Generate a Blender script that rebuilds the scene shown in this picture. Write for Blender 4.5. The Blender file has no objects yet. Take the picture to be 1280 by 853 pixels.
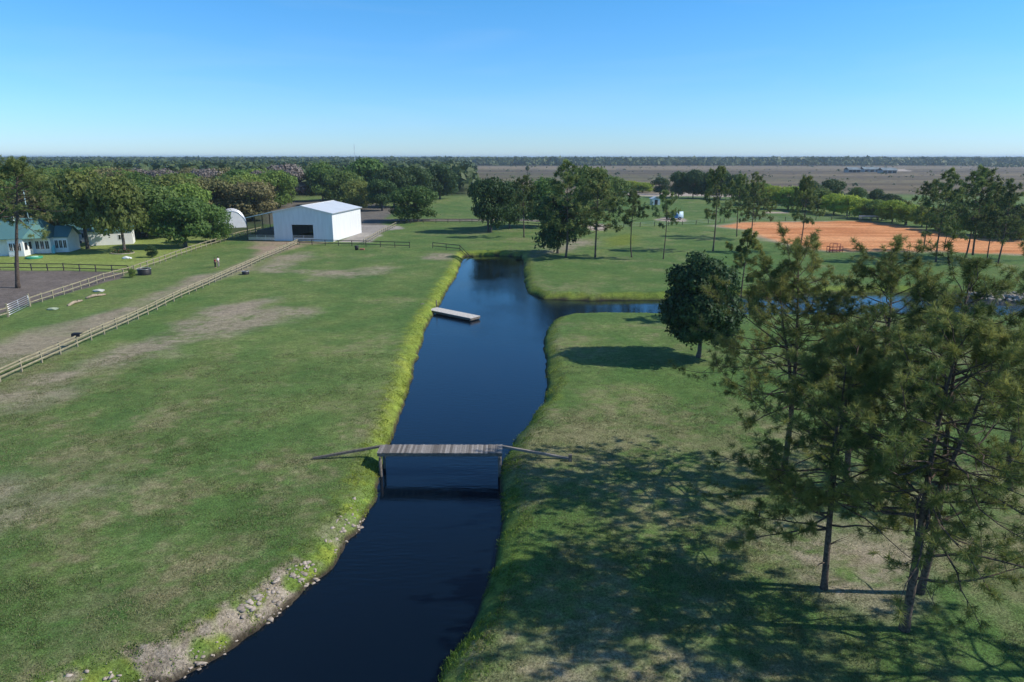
import bpy, math, random
import numpy as np
from mathutils import Vector, Matrix
R = math.radians
scn = bpy.context.scene
COL = scn.collection

# ------------------------------------------------------------------ camera
PITCH, FPX, CAMH = 15.1, 853.0, 18.0
cd = bpy.data.cameras.new('camera'); cam = bpy.data.objects.new('camera', cd); COL.objects.link(cam)
cam.location = (0, 0, CAMH); cam.rotation_euler = (R(90 - PITCH), 0, 0)
cd.sensor_width = 36; cd.lens = 36 * FPX / 1280; cd.clip_start = 0.1; cd.clip_end = 60000
scn.camera = cam
# ------------------------------------------------------------------ sky, sun, exposure
SUN_EL, SUN_AZ = 39.0, -3.0            # azimuth measured from +X, counter-clockwise
w = bpy.data.worlds.new("World"); scn.world = w; w.use_nodes = True
nt = w.node_tree; nt.nodes.clear()
sk = nt.nodes.new('ShaderNodeTexSky'); sk.sky_type = 'NISHITA'; sk.sun_disc = False
sk.sun_elevation = R(SUN_EL); sk.sun_rotation = R(90 - SUN_AZ)
sk.altitude = 0; sk.air_density = 1.0; sk.dust_density = 0.0; sk.ozone_density = 4.0
bgn = nt.nodes.new('ShaderNodeBackground'); bgn.inputs[1].default_value = 0.15
# sky colour graded by elevation: dimmed overhead to cut fill, raised midway for water reflections
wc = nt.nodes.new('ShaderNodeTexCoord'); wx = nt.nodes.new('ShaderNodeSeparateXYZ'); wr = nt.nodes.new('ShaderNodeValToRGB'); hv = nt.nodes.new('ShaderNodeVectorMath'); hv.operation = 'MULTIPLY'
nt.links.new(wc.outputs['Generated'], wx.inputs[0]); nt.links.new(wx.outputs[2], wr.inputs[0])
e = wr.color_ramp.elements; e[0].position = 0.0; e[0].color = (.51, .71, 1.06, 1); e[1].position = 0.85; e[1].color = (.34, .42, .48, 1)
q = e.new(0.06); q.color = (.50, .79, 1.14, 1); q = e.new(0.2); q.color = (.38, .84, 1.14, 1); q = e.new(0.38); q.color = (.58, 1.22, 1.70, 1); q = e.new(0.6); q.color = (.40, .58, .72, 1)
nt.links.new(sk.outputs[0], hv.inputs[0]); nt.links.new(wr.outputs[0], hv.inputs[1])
wo = nt.nodes.new('ShaderNodeOutputWorld')
cm = nt.nodes.new('ShaderNodeMapping'); cm.inputs['Scale'].default_value = (2.2, 3.0, 15); nt.links.new(wc.outputs['Generated'], cm.inputs[0])
cn = nt.nodes.new('ShaderNodeTexNoise'); cn.inputs['Scale'].default_value = 1.3; cn.inputs['Detail'].default_value = 7; cn.inputs['Distortion'].default_value = .6; nt.links.new(cm.outputs[0], cn.inputs['Vector'])
cr0 = nt.nodes.new('ShaderNodeMapRange'); cr0.inputs[1].default_value = .48; cr0.inputs[2].default_value = .78; cr0.inputs[3].default_value = 0; cr0.inputs[4].default_value = .10; nt.links.new(cn.outputs[0], cr0.inputs[0])
cx = nt.nodes.new('ShaderNodeMix'); cx.data_type = 'RGBA'; cx.inputs[7].default_value = (4.2, 5.4, 6.3, 1)      # thin cirrus
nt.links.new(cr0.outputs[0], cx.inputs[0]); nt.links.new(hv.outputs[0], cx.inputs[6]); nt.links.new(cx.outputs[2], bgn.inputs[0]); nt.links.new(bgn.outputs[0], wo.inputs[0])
sl = bpy.data.lights.new('sun', 'SUN'); sl.energy = 4.8; sl.angle = R(0.53); sl.color = (1.0, 0.93, 0.82)
so = bpy.data.objects.new('sun', sl); COL.objects.link(so)
sd_ = Vector((math.cos(R(SUN_EL)) * math.cos(R(SUN_AZ)), math.cos(R(SUN_EL)) * math.sin(R(SUN_AZ)), math.sin(R(SUN_EL))))
so.rotation_euler = sd_.to_track_quat('Z', 'Y').to_euler(); so.location = (200, 0, 200)
scn.view_settings.view_transform = 'Standard'; scn.view_settings.look = 'None'
scn.view_settings.gamma = 1.0; scn.view_settings.exposure = 0.03; scn.view_settings.use_curve_mapping = False
scn.cycles.max_bounces = 6; scn.cycles.transparent_max_bounces = 6; scn.cycles.volume_bounces = 1
scn.cycles.use_denoising = True

# ------------------------------------------------------------------ geometry helpers
CP, SP = math.cos(R(PITCH)), math.sin(R(PITCH))
def ray(px, py):
    dx, dy = px - 640.0, py - 426.5
    return dx, FPX * CP - dy * SP, -(FPX * SP + dy * CP)
def G(px, py, z=0.0):
    a, b, c = ray(px, py); s = (z - CAMH) / c
    return (a * s, b * s)
def at_depth(px, py, Y):
    a, b, c = ray(px, py); s = Y / b
    return (a * s, Y, CAMH + c * s)
def smooth(a, b, x):
    t = np.clip((x - a) / (b - a), 0, 1); return t * t * (3 - 2 * t)
def vnoise(x, y, seed=0):
    xi = np.floor(x); yi = np.floor(y); fx = x - xi; fy = y - yi
    xi = xi.astype(np.int64); yi = yi.astype(np.int64)
    def h(a, b):
        n = (a * 374761393 + b * 668265263 + seed * 974711) & 0xffffffff
        n = ((n ^ (n >> 13)) * 1274126177) & 0xffffffff
        n = (n ^ (n >> 16)) & 0xffffff
        return n / float(0xffffff)
    fx = fx * fx * (3 - 2 * fx); fy = fy * fy * (3 - 2 * fy)
    a = h(xi, yi); b = h(xi + 1, yi); c = h(xi, yi + 1); d = h(xi + 1, yi + 1)
    return (a * (1 - fx) + b * fx) * (1 - fy) + (c * (1 - fx) + d * fx) * fy
def fbm(x, y, scale, octs=4, seed=0):
    x = np.asarray(x, float) / scale; y = np.asarray(y, float) / scale
    t = 0; a = 0.5; s = 0
    for o in range(octs):
        t = t + a * vnoise(x * 2 ** o + 17.3 * o, y * 2 ** o + 9.1 * o, seed + o); s += a; a *= 0.55
    return t / s
def poly_sd(x, y, poly):
    """signed distance, negative inside"""
    x = np.asarray(x, float); y = np.asarray(y, float)
    d = np.full(x.shape, 1e18); ins = np.zeros(x.shape, bool); n = len(poly)
    for i in range(n):
        ax, ay = poly[i]; bx, by = poly[(i + 1) % n]
        ex, ey = bx - ax, by - ay; L = ex * ex + ey * ey + 1e-12
        t = np.clip(((x - ax) * ex + (y - ay) * ey) / L, 0, 1)
        d = np.minimum(d, (x - ax - t * ex) ** 2 + (y - ay - t * ey) ** 2)
        c = ((ay > y) != (by > y)) & (x < (bx - ax) * (y - ay) / ((by - ay) if by != ay else 1e-12) + ax)
        ins ^= c
    d = np.sqrt(d)
    return np.where(ins, -d, d)
def P(pts, z=0.0): return [G(a, b, z) for a, b in pts]

def mesh_np(name, V, F, mats, parent=None, smooth_=False, cols=None, fmat=None, loc=None):
    """V (n,3) array; F (m,k) int array, all faces with the same count of corners"""
    V = np.asarray(V, np.float32); F = np.asarray(F, np.int32); k = F.shape[1]
    me = bpy.data.meshes.new(name)
    me.vertices.add(len(V)); me.vertices.foreach_set('co', V.ravel())
    me.loops.add(F.size); me.loops.foreach_set('vertex_index', F.ravel())
    me.polygons.add(len(F)); me.polygons.foreach_set('loop_start', np.arange(len(F), dtype=np.int32) * k)
    me.polygons.foreach_set('loop_total', np.full(len(F), k, np.int32))
    if smooth_: me.polygons.foreach_set('use_smooth', np.ones(len(F), bool))
    for m in (mats if isinstance(mats, (list, tuple)) else [mats]): me.materials.append(m)
    if fmat is not None: me.polygons.foreach_set('material_index', np.asarray(fmat, np.int32))
    me.update(calc_edges=True)
    if cols is not None:
        ca = me.color_attributes.new('tint', 'FLOAT_COLOR', 'POINT')
        c = np.ones((len(V), 4), np.float32); c[:, :cols.shape[1]] = cols
        ca.data.foreach_set('color', c.ravel())
    o = bpy.data.objects.new(name, me); COL.objects.link(o)
    if parent is not None: o.parent = parent
    if loc is not None: o.location = loc
    return o

class MB:
    """collects polygons of any size into ONE mesh"""
    def __init__(s): s.v = []; s.f = []
    def box(s, x0, x1, y0, y1, z0, z1):
        b = len(s.v); s.v += [(x, y, z) for z in (z0, z1) for x, y in ((x0, y0), (x1, y0), (x1, y1), (x0, y1))]
        s.f += [tuple(b + i for i in q) for q in ((3, 2, 1, 0), (4, 5, 6, 7), (0, 1, 5, 4), (1, 2, 6, 5), (2, 3, 7, 6), (3, 0, 4, 7))]
        return s
    def beam(s, a, b, wd, ht, up=(0, 0, 1)):
        a = Vector(a); b = Vector(b); d = (b - a).normalized(); r = d.cross(Vector(up))
        r = Vector((1, 0, 0)) if r.length < 1e-4 else r.normalized()
        u = r.cross(d); q = len(s.v)
        for p in (a, b):
            for i, j in ((-1, -1), (1, -1), (1, 1), (-1, 1)): s.v.append(tuple(p + r * wd / 2 * i + u * ht / 2 * j))
        s.f += [tuple(q + i for i in f) for f in ((3, 2, 1, 0), (4, 5, 6, 7), (0, 1, 5, 4), (1, 2, 6, 5), (2, 3, 7, 6), (3, 0, 4, 7))]
        return s
    def tube(s, pts, rad, n=8):
        b = len(s.v); pts = [Vector(p) for p in pts]
        if not isinstance(rad, (list, tuple)): rad = [rad] * len(pts)
        ref = Vector((0.13, 0.97, 0.21)).normalized()
        for i, p in enumerate(pts):
            t = (pts[min(i + 1, len(pts) - 1)] - pts[max(i - 1, 0)]).normalized()
            u = t.cross(ref)
            if u.length < 0.1: u = t.cross(Vector((1, 0, 0)))
            u.normalize(); v = t.cross(u)
            for k in range(n):
                a = 2 * math.pi * k / n; s.v.append(tuple(p + (u * math.cos(a) + v * math.sin(a)) * rad[i]))
        for i in range(len(pts) - 1):
            for k in range(n):
                k2 = (k + 1) % n
                s.f.append((b + i * n + k, b + i * n + k2, b + (i + 1) * n + k2, b + (i + 1) * n + k))
        s.f.append(tuple(b + k for k in reversed(range(n)))); s.f.append(tuple(b + (len(pts) - 1) * n + k for k in range(n)))
        return s
    def poly(s, pts):
        b = len(s.v); s.v += [tuple(p) for p in pts]; s.f.append(tuple(range(b, b + len(pts)))); return s
    def slab(s, pts, t=(0, 0, -0.06)):
        """closed slab from a polygon and an offset"""
        b = len(s.v); n = len(pts); t = Vector(t)
        s.v += [tuple(p) for p in pts] + [tuple(Vector(p) + t) for p in pts]
        s.f.append(tuple(range(b, b + n))); s.f.append(tuple(reversed(range(b + n, b + 2 * n))))
        for i in range(n):
            j = (i + 1) % n; s.f.append((b + j, b + i, b + n + i, b + n + j))
        return s
    def build(s, name, mat, parent=None, smooth_=False, bevel=0):
        me = bpy.data.meshes.new(name); me.from_pydata(s.v, [], s.f); me.materials.append(mat)
        if smooth_: me.polygons.foreach_set('use_smooth', np.ones(len(me.polygons), bool))
        me.update(); o = bpy.data.objects.new(name, me); COL.objects.link(o)
        if parent is not None: o.parent = parent
        if bevel:
            m = o.modifiers.new('bevel', 'BEVEL'); m.width = bevel; m.segments = 2; m.limit_method = 'ANGLE'
        return o

def tag(o, label=None, cat=None, group=None, kind=None):
    if label: o['label'] = label
    if cat: o['category'] = cat
    if group: o['group'] = group
    if kind: o['kind'] = kind
    return o
def thing(name, label, cat, loc=(0, 0, 0), rz=0, group=None):
    o = bpy.data.objects.new(name, None); COL.objects.link(o); o.empty_display_size = 0.3
    o.location = loc; o.rotation_euler = (0, 0, rz); return tag(o, label, cat, group)
def copy_thing(root, loc, rz, sc, label=None, group=None, mats=None):
    r = root.copy(); COL.objects.link(r); r.location = loc; r.rotation_euler = (0, 0, rz); r.scale = sc
    if label: r['label'] = label
    if group: r['group'] = group
    for ch in list(root.children):
        c = ch.copy(); COL.objects.link(c); c.parent = r
        if mats and ch.name.split('.')[0] in mats:
            c.material_slots[0].link = 'OBJECT'; c.material_slots[0].material = mats[ch.name.split('.')[0]]
    return r

# ------------------------------------------------------------------ materials
def mat(name, col, rough=0.8, metal=0.0, spec=0.3, noise=None, bump=None, vary=0.25, coords='Object'):
    m = bpy.data.materials.new(name); m.use_nodes = True; t = m.node_tree; L = t.links
    b = t.nodes['Principled BSDF']; b.inputs['Roughness'].default_value = rough; b.inputs['Metallic'].default_value = metal
    b.inputs['Specular IOR Level'].default_value = spec
    b.inputs['Base Color'].default_value = (*col, 1)
    tc = t.nodes.new('ShaderNodeTexCoord')
    if noise:
        n = t.nodes.new('ShaderNodeTexNoise'); n.inputs['Scale'].default_value = noise; n.inputs['Detail'].default_value = 5
        L.new(tc.outputs[coords], n.inputs['Vector'])
        r = t.nodes.new('ShaderNodeValToRGB'); r.color_ramp.elements[0].position = 0.3; r.color_ramp.elements[1].position = 0.7
        r.color_ramp.elements[0].color = (*[c * (1 - vary) for c in col], 1); r.color_ramp.elements[1].color = (*[min(1, c * (1 + vary)) for c in col], 1)
        L.new(n.outputs[0], r.inputs[0]); L.new(r.outputs[0], b.inputs['Base Color'])
        if bump:
            bp = t.nodes.new('ShaderNodeBump'); bp.inputs['Strength'].default_value = bump; bp.inputs['Distance'].default_value = 0.02
            L.new(n.outputs[0], bp.inputs['Height']); L.new(bp.outputs[0], b.inputs['Normal'])
    return m
def leafmat(name, ca, cb, trans=0.35, nscale=0.35, rnd=0.25):
    """leaf colour runs from ca to cb by leaf clump and shifts a little from tree to tree"""
    m = bpy.data.materials.new(name); m.use_nodes = True; t = m.node_tree; L = t.links; t.nodes.clear()
    out = t.nodes.new('ShaderNodeOutputMaterial')
    at = t.nodes.new('ShaderNodeAttribute'); at.attribute_name = 'tint'
    mx = t.nodes.new('ShaderNodeMix'); mx.data_type = 'RGBA'
    mx.inputs[6].default_value = (*ca, 1); mx.inputs[7].default_value = (*cb, 1)
    sp = t.nodes.new('ShaderNodeSeparateColor'); L.new(at.outputs['Color'], sp.inputs[0]); L.new(sp.outputs[0], mx.inputs[0])
    oi = t.nodes.new('ShaderNodeObjectInfo'); hs = t.nodes.new('ShaderNodeHueSaturation')
    mr = t.nodes.new('ShaderNodeMapRange'); mr.inputs[3].default_value = 1 - rnd; mr.inputs[4].default_value = 1 + rnd
    L.new(oi.outputs['Random'], mr.inputs[0]); L.new(mr.outputs[0], hs.inputs['Value'])
    mr2 = t.nodes.new('ShaderNodeMapRange'); mr2.inputs[3].default_value = 0.515; mr2.inputs[4].default_value = 0.485
    ml = t.nodes.new('ShaderNodeMath'); ml.operation = 'MULTIPLY'; ml.inputs[1].default_value = 7.3
    fr = t.nodes.new('ShaderNodeMath'); fr.operation = 'FRACT'
    L.new(oi.outputs['Random'], ml.inputs[0]); L.new(ml.outputs[0], fr.inputs[0]); L.new(fr.outputs[0], mr2.inputs[0]); L.new(mr2.outputs[0], hs.inputs['Hue'])
    L.new(mx.outputs[2], hs.inputs['Color'])
    d = t.nodes.new('ShaderNodeBsdfPrincipled'); d.inputs['Roughness'].default_value = 0.6; d.inputs['Specular IOR Level'].default_value = 0.25
    tr = t.nodes.new('ShaderNodeBsdfTranslucent'); ms = t.nodes.new('ShaderNodeMixShader'); ms.inputs[0].default_value = trans
    L.new(hs.outputs[0], d.inputs['Base Color']); L.new(hs.outputs[0], tr.inputs[0])
    L.new(d.outputs[0], ms.inputs[1]); L.new(tr.outputs[0], ms.inputs[2]); L.new(ms.outputs[0], out.inputs[0])
    return m
M = {}
M['pine'] = leafmat('pine_needles', (0.075, 0.125, 0.035), (0.30, 0.31, 0.085), 0.42)
M['pine_far'] = leafmat('pine_needles_far', (0.08, 0.13, 0.04), (0.24, 0.28, 0.09), 0.42)
M['oak_dark'] = leafmat('oak_leaves_dark', (0.022, 0.052, 0.016), (0.07, 0.125, 0.04), 0.28)
M['oak_deep'] = leafmat('oak_leaves_deep', (0.035, 0.078, 0.024), (0.10, 0.165, 0.05), 0.35)
M['oak'] = leafmat('oak_leaves', (0.07, 0.13, 0.033), (0.17, 0.255, 0.06), 0.42)
M['oak_olive'] = leafmat('oak_leaves_olive', (0.12, 0.17, 0.045), (0.25, 0.30, 0.075), 0.42)
M['oak_light'] = leafmat('oak_leaves_light', (0.10, 0.17, 0.03), (0.21, 0.30, 0.06), 0.4)
M['bare'] = leafmat('bare_twigs', (0.15, 0.13, 0.115), (0.25, 0.22, 0.19), 0.1)
M['brown'] = leafmat('budding_leaves', (0.11, 0.115, 0.045), (0.20, 0.175, 0.07), 0.25)
M['willow'] = leafmat('willow_leaves', (0.24, 0.34, 0.04), (0.46, 0.54, 0.08), 0.45)
M['lime'] = leafmat('bank_grass', (0.13, 0.21, 0.035), (0.36, 0.37, 0.05), 0.35, rnd=0)
M['grass'] = leafmat('grass_blades', (0.10, 0.16, 0.045), (0.24, 0.24, 0.12), 0.25, rnd=0)
M['palm'] = leafmat('palm_fronds', (0.05, 0.08, 0.03), (0.10, 0.13, 0.05), 0.2)
M['forest'] = leafmat('distant_leaves', (0.035, 0.07, 0.024), (0.11, 0.145, 0.05), 0.2, rnd=0)
M['bark'] = mat('pine_bark', (0.095, 0.072, 0.056), 0.95, noise=9, bump=1.0, vary=0.6)
M['oakbark'] = mat('oak_bark', (0.10, 0.085, 0.07), 0.95, noise=6, bump=0.8, vary=0.4)
M['rail'] = mat('weathered_rail', (0.30, 0.265, 0.175), 0.85, noise=3, bump=0.3, vary=0.3)
M['darkrail'] = mat('dark_rail', (0.09, 0.075, 0.06), 0.85, noise=3, vary=0.3)
M['plank'] = mat('bleached_planks', (0.55, 0.52, 0.47), 0.85, noise=5, vary=0.2)
M['greywood'] = mat('grey_wood', (.22, .20, .18), .85, noise=5, vary=.2)
M['oldwood'] = mat('old_wet_wood', (0.15, 0.13, 0.11), 0.85, noise=6, bump=0.5, vary=0.35)
M['galv'] = mat('galvanised_steel', (0.62, 0.64, 0.66), 0.35, metal=0.6, noise=2, vary=0.1)
M['white'] = mat('white_paint', (0.80, 0.80, 0.78), 0.6, noise=1.2, vary=0.05)
M['glass'] = mat('window_glass', (0.02, 0.025, 0.03), 0.1, spec=0.6)
M['black'] = mat('black_rubber', (0.015, 0.015, 0.017), 0.6)
M['redpipe'] = mat('red_painted_pipe', (0.20, 0.035, 0.03), 0.5)
M['stone'] = mat('bank_rubble', (0.36, 0.31, 0.26), 0.9, noise=2.5, bump=0.6, vary=0.35)

def corrugated(name, col, axis='X', scale=3.3, rough=0.45, metal=0.0, bump=0.6, vary=0.12):
    m = bpy.data.materials.new(name); m.use_nodes = True; t = m.node_tree; L = t.links; b = t.nodes['Principled BSDF']
    b.inputs['Roughness'].default_value = rough; b.inputs['Metallic'].default_value = metal
    tc = t.nodes.new('ShaderNodeTexCoord'); wv = t.nodes.new('ShaderNodeTexWave'); wv.bands_direction = axis; wv.wave_profile = 'SIN'
    wv.inputs['Scale'].default_value = scale
    L.new(tc.outputs['Object'], wv.inputs['Vector'])
    n = t.nodes.new('ShaderNodeTexNoise'); n.inputs['Scale'].default_value = 0.5; n.inputs['Detail'].default_value = 4
    mp = t.nodes.new('ShaderNodeMapping'); mp.inputs['Scale'].default_value = (4, 4, 0.5) if axis == 'X' else (0.5, 4, 0.5)
    L.new(tc.outputs['Object'], mp.inputs[0]); L.new(mp.outputs[0], n.inputs['Vector'])
    r = t.nodes.new('ShaderNodeValToRGB'); r.color_ramp.elements[0].position = 0.3; r.color_ramp.elements[1].position = 0.7
    r.color_ramp.elements[0].color = (*[c * (1 - vary) for c in col], 1); r.color_ramp.elements[1].color = (*col, 1)
    L.new(n.outputs[0], r.inputs[0]); L.new(r.outputs[0], b.inputs['Base Color'])
    bp = t.nodes.new('ShaderNodeBump'); bp.inputs['Strength'].default_value = bump; bp.inputs['Distance'].default_value = 0.03
    L.new(wv.outputs[0], bp.inputs['Height']); L.new(bp.outputs[0], b.inputs['Normal'])
    return m
M['steelwall'] = corrugated('ribbed_steel_wall', (0.74, 0.77, 0.78), 'X', 1.1)
M['steelwall_side'] = corrugated('ribbed_steel_side', (0.80, 0.81, 0.80), 'Y', 1.1)
M['steelroof'] = corrugated('ribbed_steel_roof', (0.66, 0.69, 0.71), 'Y', 1.1, 0.4)
M['greenroof'] = corrugated('green_metal_roof', (0.10, 0.225, 0.215), 'X', 1.4, 0.4)
M['siding_dull'] = mat('dull_siding', (.28, .29, .28), .8, noise=.3, vary=.3); M['dullroof'] = mat('dull_roof', (.20, .25, .27), .7, noise=.2, vary=.3)
M['siding'] = mat('painted_siding', (0.78, 0.78, 0.74), 0.7, noise=1.5, vary=0.06)

# ------------------------------------------------------------------ ground masks (all real-world coordinates)
WZ = -0.85
W = lambda pts: P(pts, WZ)
water_poly = W([(40, 905), (140, 868), (225, 850), (285, 815), (350, 768), (398, 725), (430, 690), (455, 650), (470, 622), (476, 600), (483, 566),
    (497, 530), (511, 486), (522, 446), (531, 412), (541, 396), (556, 368), (570, 346), (577, 327), (580, 320.5), (620, 319.5), (652, 321), (655, 330),
    (655, 350), (660, 367), (680, 374), (740, 375.5), (830, 375), (900, 372), (960, 369), (1050, 366), (1160, 366), (1230, 373), (1300, 377), (1600, 385),
    (1600, 404), (1300, 402), (1180, 397), (1100, 398), (1000, 399), (900, 398), (835, 397), (760, 396), (715, 397), (692, 402), (683, 413), (679, 430), (682, 455), (685, 480), (679, 505),
    (662, 532), (643, 552), (630, 575), (624, 600), (627, 640), (628, 672), (615, 714), (600, 752), (577, 805), (552, 850), (520, 905)])
P_lane = P([(-200, 480), (0, 430), (60, 412), (130, 392), (200, 366), (262, 343), (318, 322), (322, 308), (314, 300.5), (420, 303.5), (376, 305.5), (362, 311), (330, 322), (300, 338), (262, 352), (205, 376), (140, 404), (60, 441), (0, 468), (-200, 540)])
P_bare = [P(q) for q in (
    [(-60, 500), (40, 470), (130, 440), (200, 415), (250, 396), (300, 389), (380, 391), (352, 407), (292, 414), (240, 428), (210, 442), (140, 462), (60, 492), (-60, 530)],
    [(335, 322), (372, 317), (366, 326), (345, 338), (325, 341)], [(380, 340), (478, 336), (480, 342), (390, 347)],
    [(-60, 640), (30, 628), (60, 640), (20, 668), (-60, 690)], [(270, 386), (330, 376), (320, 384), (280, 392)],
    [(1010, 700), (1060, 680), (1110, 690), (1130, 705), (1100, 720), (1030, 720)],
    [(700, 840), (760, 815), (880, 820), (930, 860), (700, 900)],
    [(555, 318), (545, 322), (560, 324)], [(655, 326), (700, 318), (745, 305), (720, 300), (690, 310), (655, 318)])]
P_mulch = P([(-200, 339), (0, 338.5), (80, 339), (160, 341), (150, 348), (100, 362), (36, 381), (0, 393), (-200, 450)])
P_lawn = P([(-220, 322), (0, 318), (60, 308), (200, 298), (275, 284), (330, 283), (320, 287), (280, 299), (164, 339), (0, 337), (-220, 337)])
P_yard = P([(285, 277), (305, 262), (360, 251), (440, 250), (505, 262), (480, 272), (478, 281), (450, 283), (400, 275), (330, 281), (300, 279)])
P_road = P([(470, 277), (640, 276), (700, 279), (745, 283), (745, 280), (700, 276.5), (640, 273.5), (470, 274)])
P_drive = P([(441, 292), (452, 287), (444, 281), (474, 281), (500, 283), (504, 286), (480, 288), (474, 295), (462, 303), (420, 303), (430, 299)])
P_arena = P([(889, 282.5), (925, 278), (1000, 277), (1078, 276), (1125, 282), (1170, 290), (1290, 302), (1420, 310), (1420, 330), (1290, 319), (1180, 315), (1100, 315.5), (1040, 315), (1012, 312), (982, 306), (948, 297), (932, 288), (905, 284.5)])
P_sand = [P(q) for q in ([(733, 283), (748, 280), (762, 283), (756, 288), (740, 288)], [(778, 241.5), (860, 241.5), (945, 243.5), (945, 247), (850, 245.5), (778, 245)],
    [(815, 275), (830, 272), (856, 273), (858, 278), (836, 277.5)], [(670, 268), (690, 262), (694, 264), (676, 272)], [(1060, 213), (1130, 212), (1140, 214), (1060, 215)],
    [(955, 265), (985, 265), (985, 267), (955, 266.5)])]
P_limep = [P(q) for q in ([(755, 300), (785, 292), (798, 296), (790, 306), (765, 308)],)]

def water_sd(x, y):
    d = poly_sd(x, y, water_poly)
    return d + (fbm(x, y, 2.2, 3, 5) - 0.5) * 0.55
def ground_z(x, y):
    x = np.atleast_1d(np.asarray(x, float)); y = np.atleast_1d(np.asarray(y, float))
    d = np.full(x.shape, 60.0); near = (y < 230)
    if near.any(): d[near] = water_sd(x[near], y[near])
    return shape_z(x, y, d)
def shape_z(x, y, d):
    wd = 1.5 + 0.6 * (fbm(x, y, 9, 2, 41) - 0.5)
    t = np.clip(d / wd, 0, 1); land = WZ + 0.12 * np.clip(d / 0.15, 0, 1) + (-WZ - 0.12) * (1 - (1 - t) ** 1.7)
    z = np.where(d > 0, land, WZ - np.minimum(-d * 0.7, 1.6))
    flat = np.clip(d / 6, 0, 1)
    z = z + flat * ((fbm(x, y, 11, 3, 77) - 0.5) * 0.22 + (fbm(x, y, 1.3, 2, 78) - 0.5) * 0.05 * (y < 90))
    return z
def gz(x, y): return float(ground_z(x, y)[0])

# grid: rows get wider apart with distance, columns fan out
ys = [6.0]
while ys[-1] < 14000: ys.append(ys[-1] + max(0.13, ys[-1] ** 2 / 15354 * 0.9))
ys = np.array(ys); NX = 620
u = np.linspace(-1, 1, NX); u = np.concatenate([[-6, -4, -3, -2.2, -1.7, -1.35, -1.15, -1.05], u, [1.05, 1.15, 1.35, 1.7, 2.2, 3, 4, 6]])
X = u[None, :] * (10 + 0.83 * ys[:, None]); Y = np.repeat(ys[:, None], len(u), 1)
x = X.ravel(); y = Y.ravel()
d = np.full(x.shape, 60.0); nr = y < 230; d[nr] = water_sd(x[nr], y[nr])
z = shape_z(x, y, d)
col = np.zeros((len(x), 3))
n_big = fbm(x, y, 14, 4, 1); n_mid = fbm(x, y, 3.5, 4, 2); n_sm = fbm(x, y, 0.8, 3, 3); n_huge = fbm(x, y, 60, 3, 4)
c = lambda *a: np.array(a)[None, :]
lerp = lambda a, b, t: a + (b - a) * t[:, None]
green = lerp(c(0.082, 0.148, 0.040), c(0.145, 0.195, 0.060), smooth(.3, .7, .5 * n_huge + .5 * n_mid))
dry = lerp(c(0.17, 0.165, 0.085), c(0.27, 0.235, 0.14), n_sm)
right = smooth(-4, 6, x - (3.0 + 0 * y)) * (y < 75)
near = smooth(75, 20, y)
thr = 0.60 - 0.09 * near - 0.05 * right
n_fi = fbm(x * .8, y * 1.25, .45, 3, 9)
t_dry = smooth(thr - 0.08, thr + 0.12, 0.34 * n_big + 0.26 * n_mid + 0.20 * n_sm + .20 * n_fi) * (0.55 + 0.3 * near)
col = lerp(green, dry, t_dry)
col = lerp(col, c(0.065, 0.14, 0.035), 0.5 * smooth(0.5, 0.75, fbm(x, y, 6, 3, 12)))
sand = lerp(c(0.225, 0.185, 0.13), c(0.35, 0.30, 0.225), n_fi)
kind = np.zeros(len(x), np.int32)                     # 0 ground 1 lane 2 paddock 3 arena 4 field 5 lawn 6 yard
def soft(poly, wd, amp, sc, seed, hard=False):
    bx = [p[0] for p in poly]; by = [p[1] for p in poly]; mg = 25
    sel = (x > min(bx) - mg) & (x < max(bx) + mg) & (y > min(by) - mg) & (y < max(by) + mg)
    o = np.zeros(len(x)); s = poly_sd(x[sel], y[sel], poly) + (fbm(x[sel], y[sel], sc, 4, seed) - 0.5) * amp
    o[sel] = smooth(wd, -wd, s); return o
m = soft(P_lawn, 1.0, 2, 4, 20); col = lerp(col, lerp(c(0.17, 0.235, 0.055), c(0.26, 0.31, 0.09), n_mid), m * .95); kind[m > .5] = 5
for q in P_bare:
    m = soft(q, 3.0, 11, 5, 21) * smooth(0.30, 0.56, fbm(x, y, 2.2, 4, 23) * .45 + n_big * .25 + n_fi * .3 + .06); col = lerp(col, sand, m * .85)
m = soft(P_lane, 1.5, 6, 7, 22); m2 = m * (0.68 + 0.32 * smooth(.35, .6, fbm(x, y, 4, 4, 25))); col = lerp(col, lerp(sand, c(.34, .25, .19), smooth(100, 140, y)), m2 * .9); kind[m > .5] = 1
m = soft(P_mulch, 0.5, 1.5, 4, 24); col = lerp(col, lerp(c(0.11, 0.094, 0.083), c(0.20, 0.170, 0.148), fbm(x, y, 3, 4, 30)), m); kind[m > .5] = 2
m = soft(P_yard, 1.2, 5, 9, 26); col = lerp(col, lerp(c(0.12, 0.11, 0.105), c(0.19, 0.165, 0.14), n_mid), m * .95); kind[m > .5] = 6
m = soft(P_road, 0.6, 1.5, 9, 28); col = lerp(col, c(.17, .145, .12) * (0.8 + .4 * n_mid[:, None]), m); kind[m > .5] = 7
m = soft(P_drive, 0.7, 2, 6, 27); col = lerp(col, lerp(c(0.27, 0.25, 0.23), c(0.38, 0.35, 0.31), n_mid), m); kind[m > .5] = 1
m = soft(P_arena, 2.6, 5, 9, 31); m0 = soft(P_arena, 0.8, 4, 9, 31)
col = lerp(col, c(.42, .34, .26), m * .8)
strk = fbm(x * 0.12 + y * .05, y * 1.2, 3, 4, 33)
inn = soft([(px, py) for px, py in P_arena], 1.2, 3, 8, 31)
clay = lerp(c(0.50, 0.19, 0.065), c(0.70, 0.33, 0.145), smooth(.3, .7, strk))
sdA = poly_sd(x, y, P_arena); col = lerp(col, clay, smooth(0.5, -2.5, sdA + (fbm(x, y, 6, 3, 35) - .5) * 4) * .95); kind[m0 > .5] = 3
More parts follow.
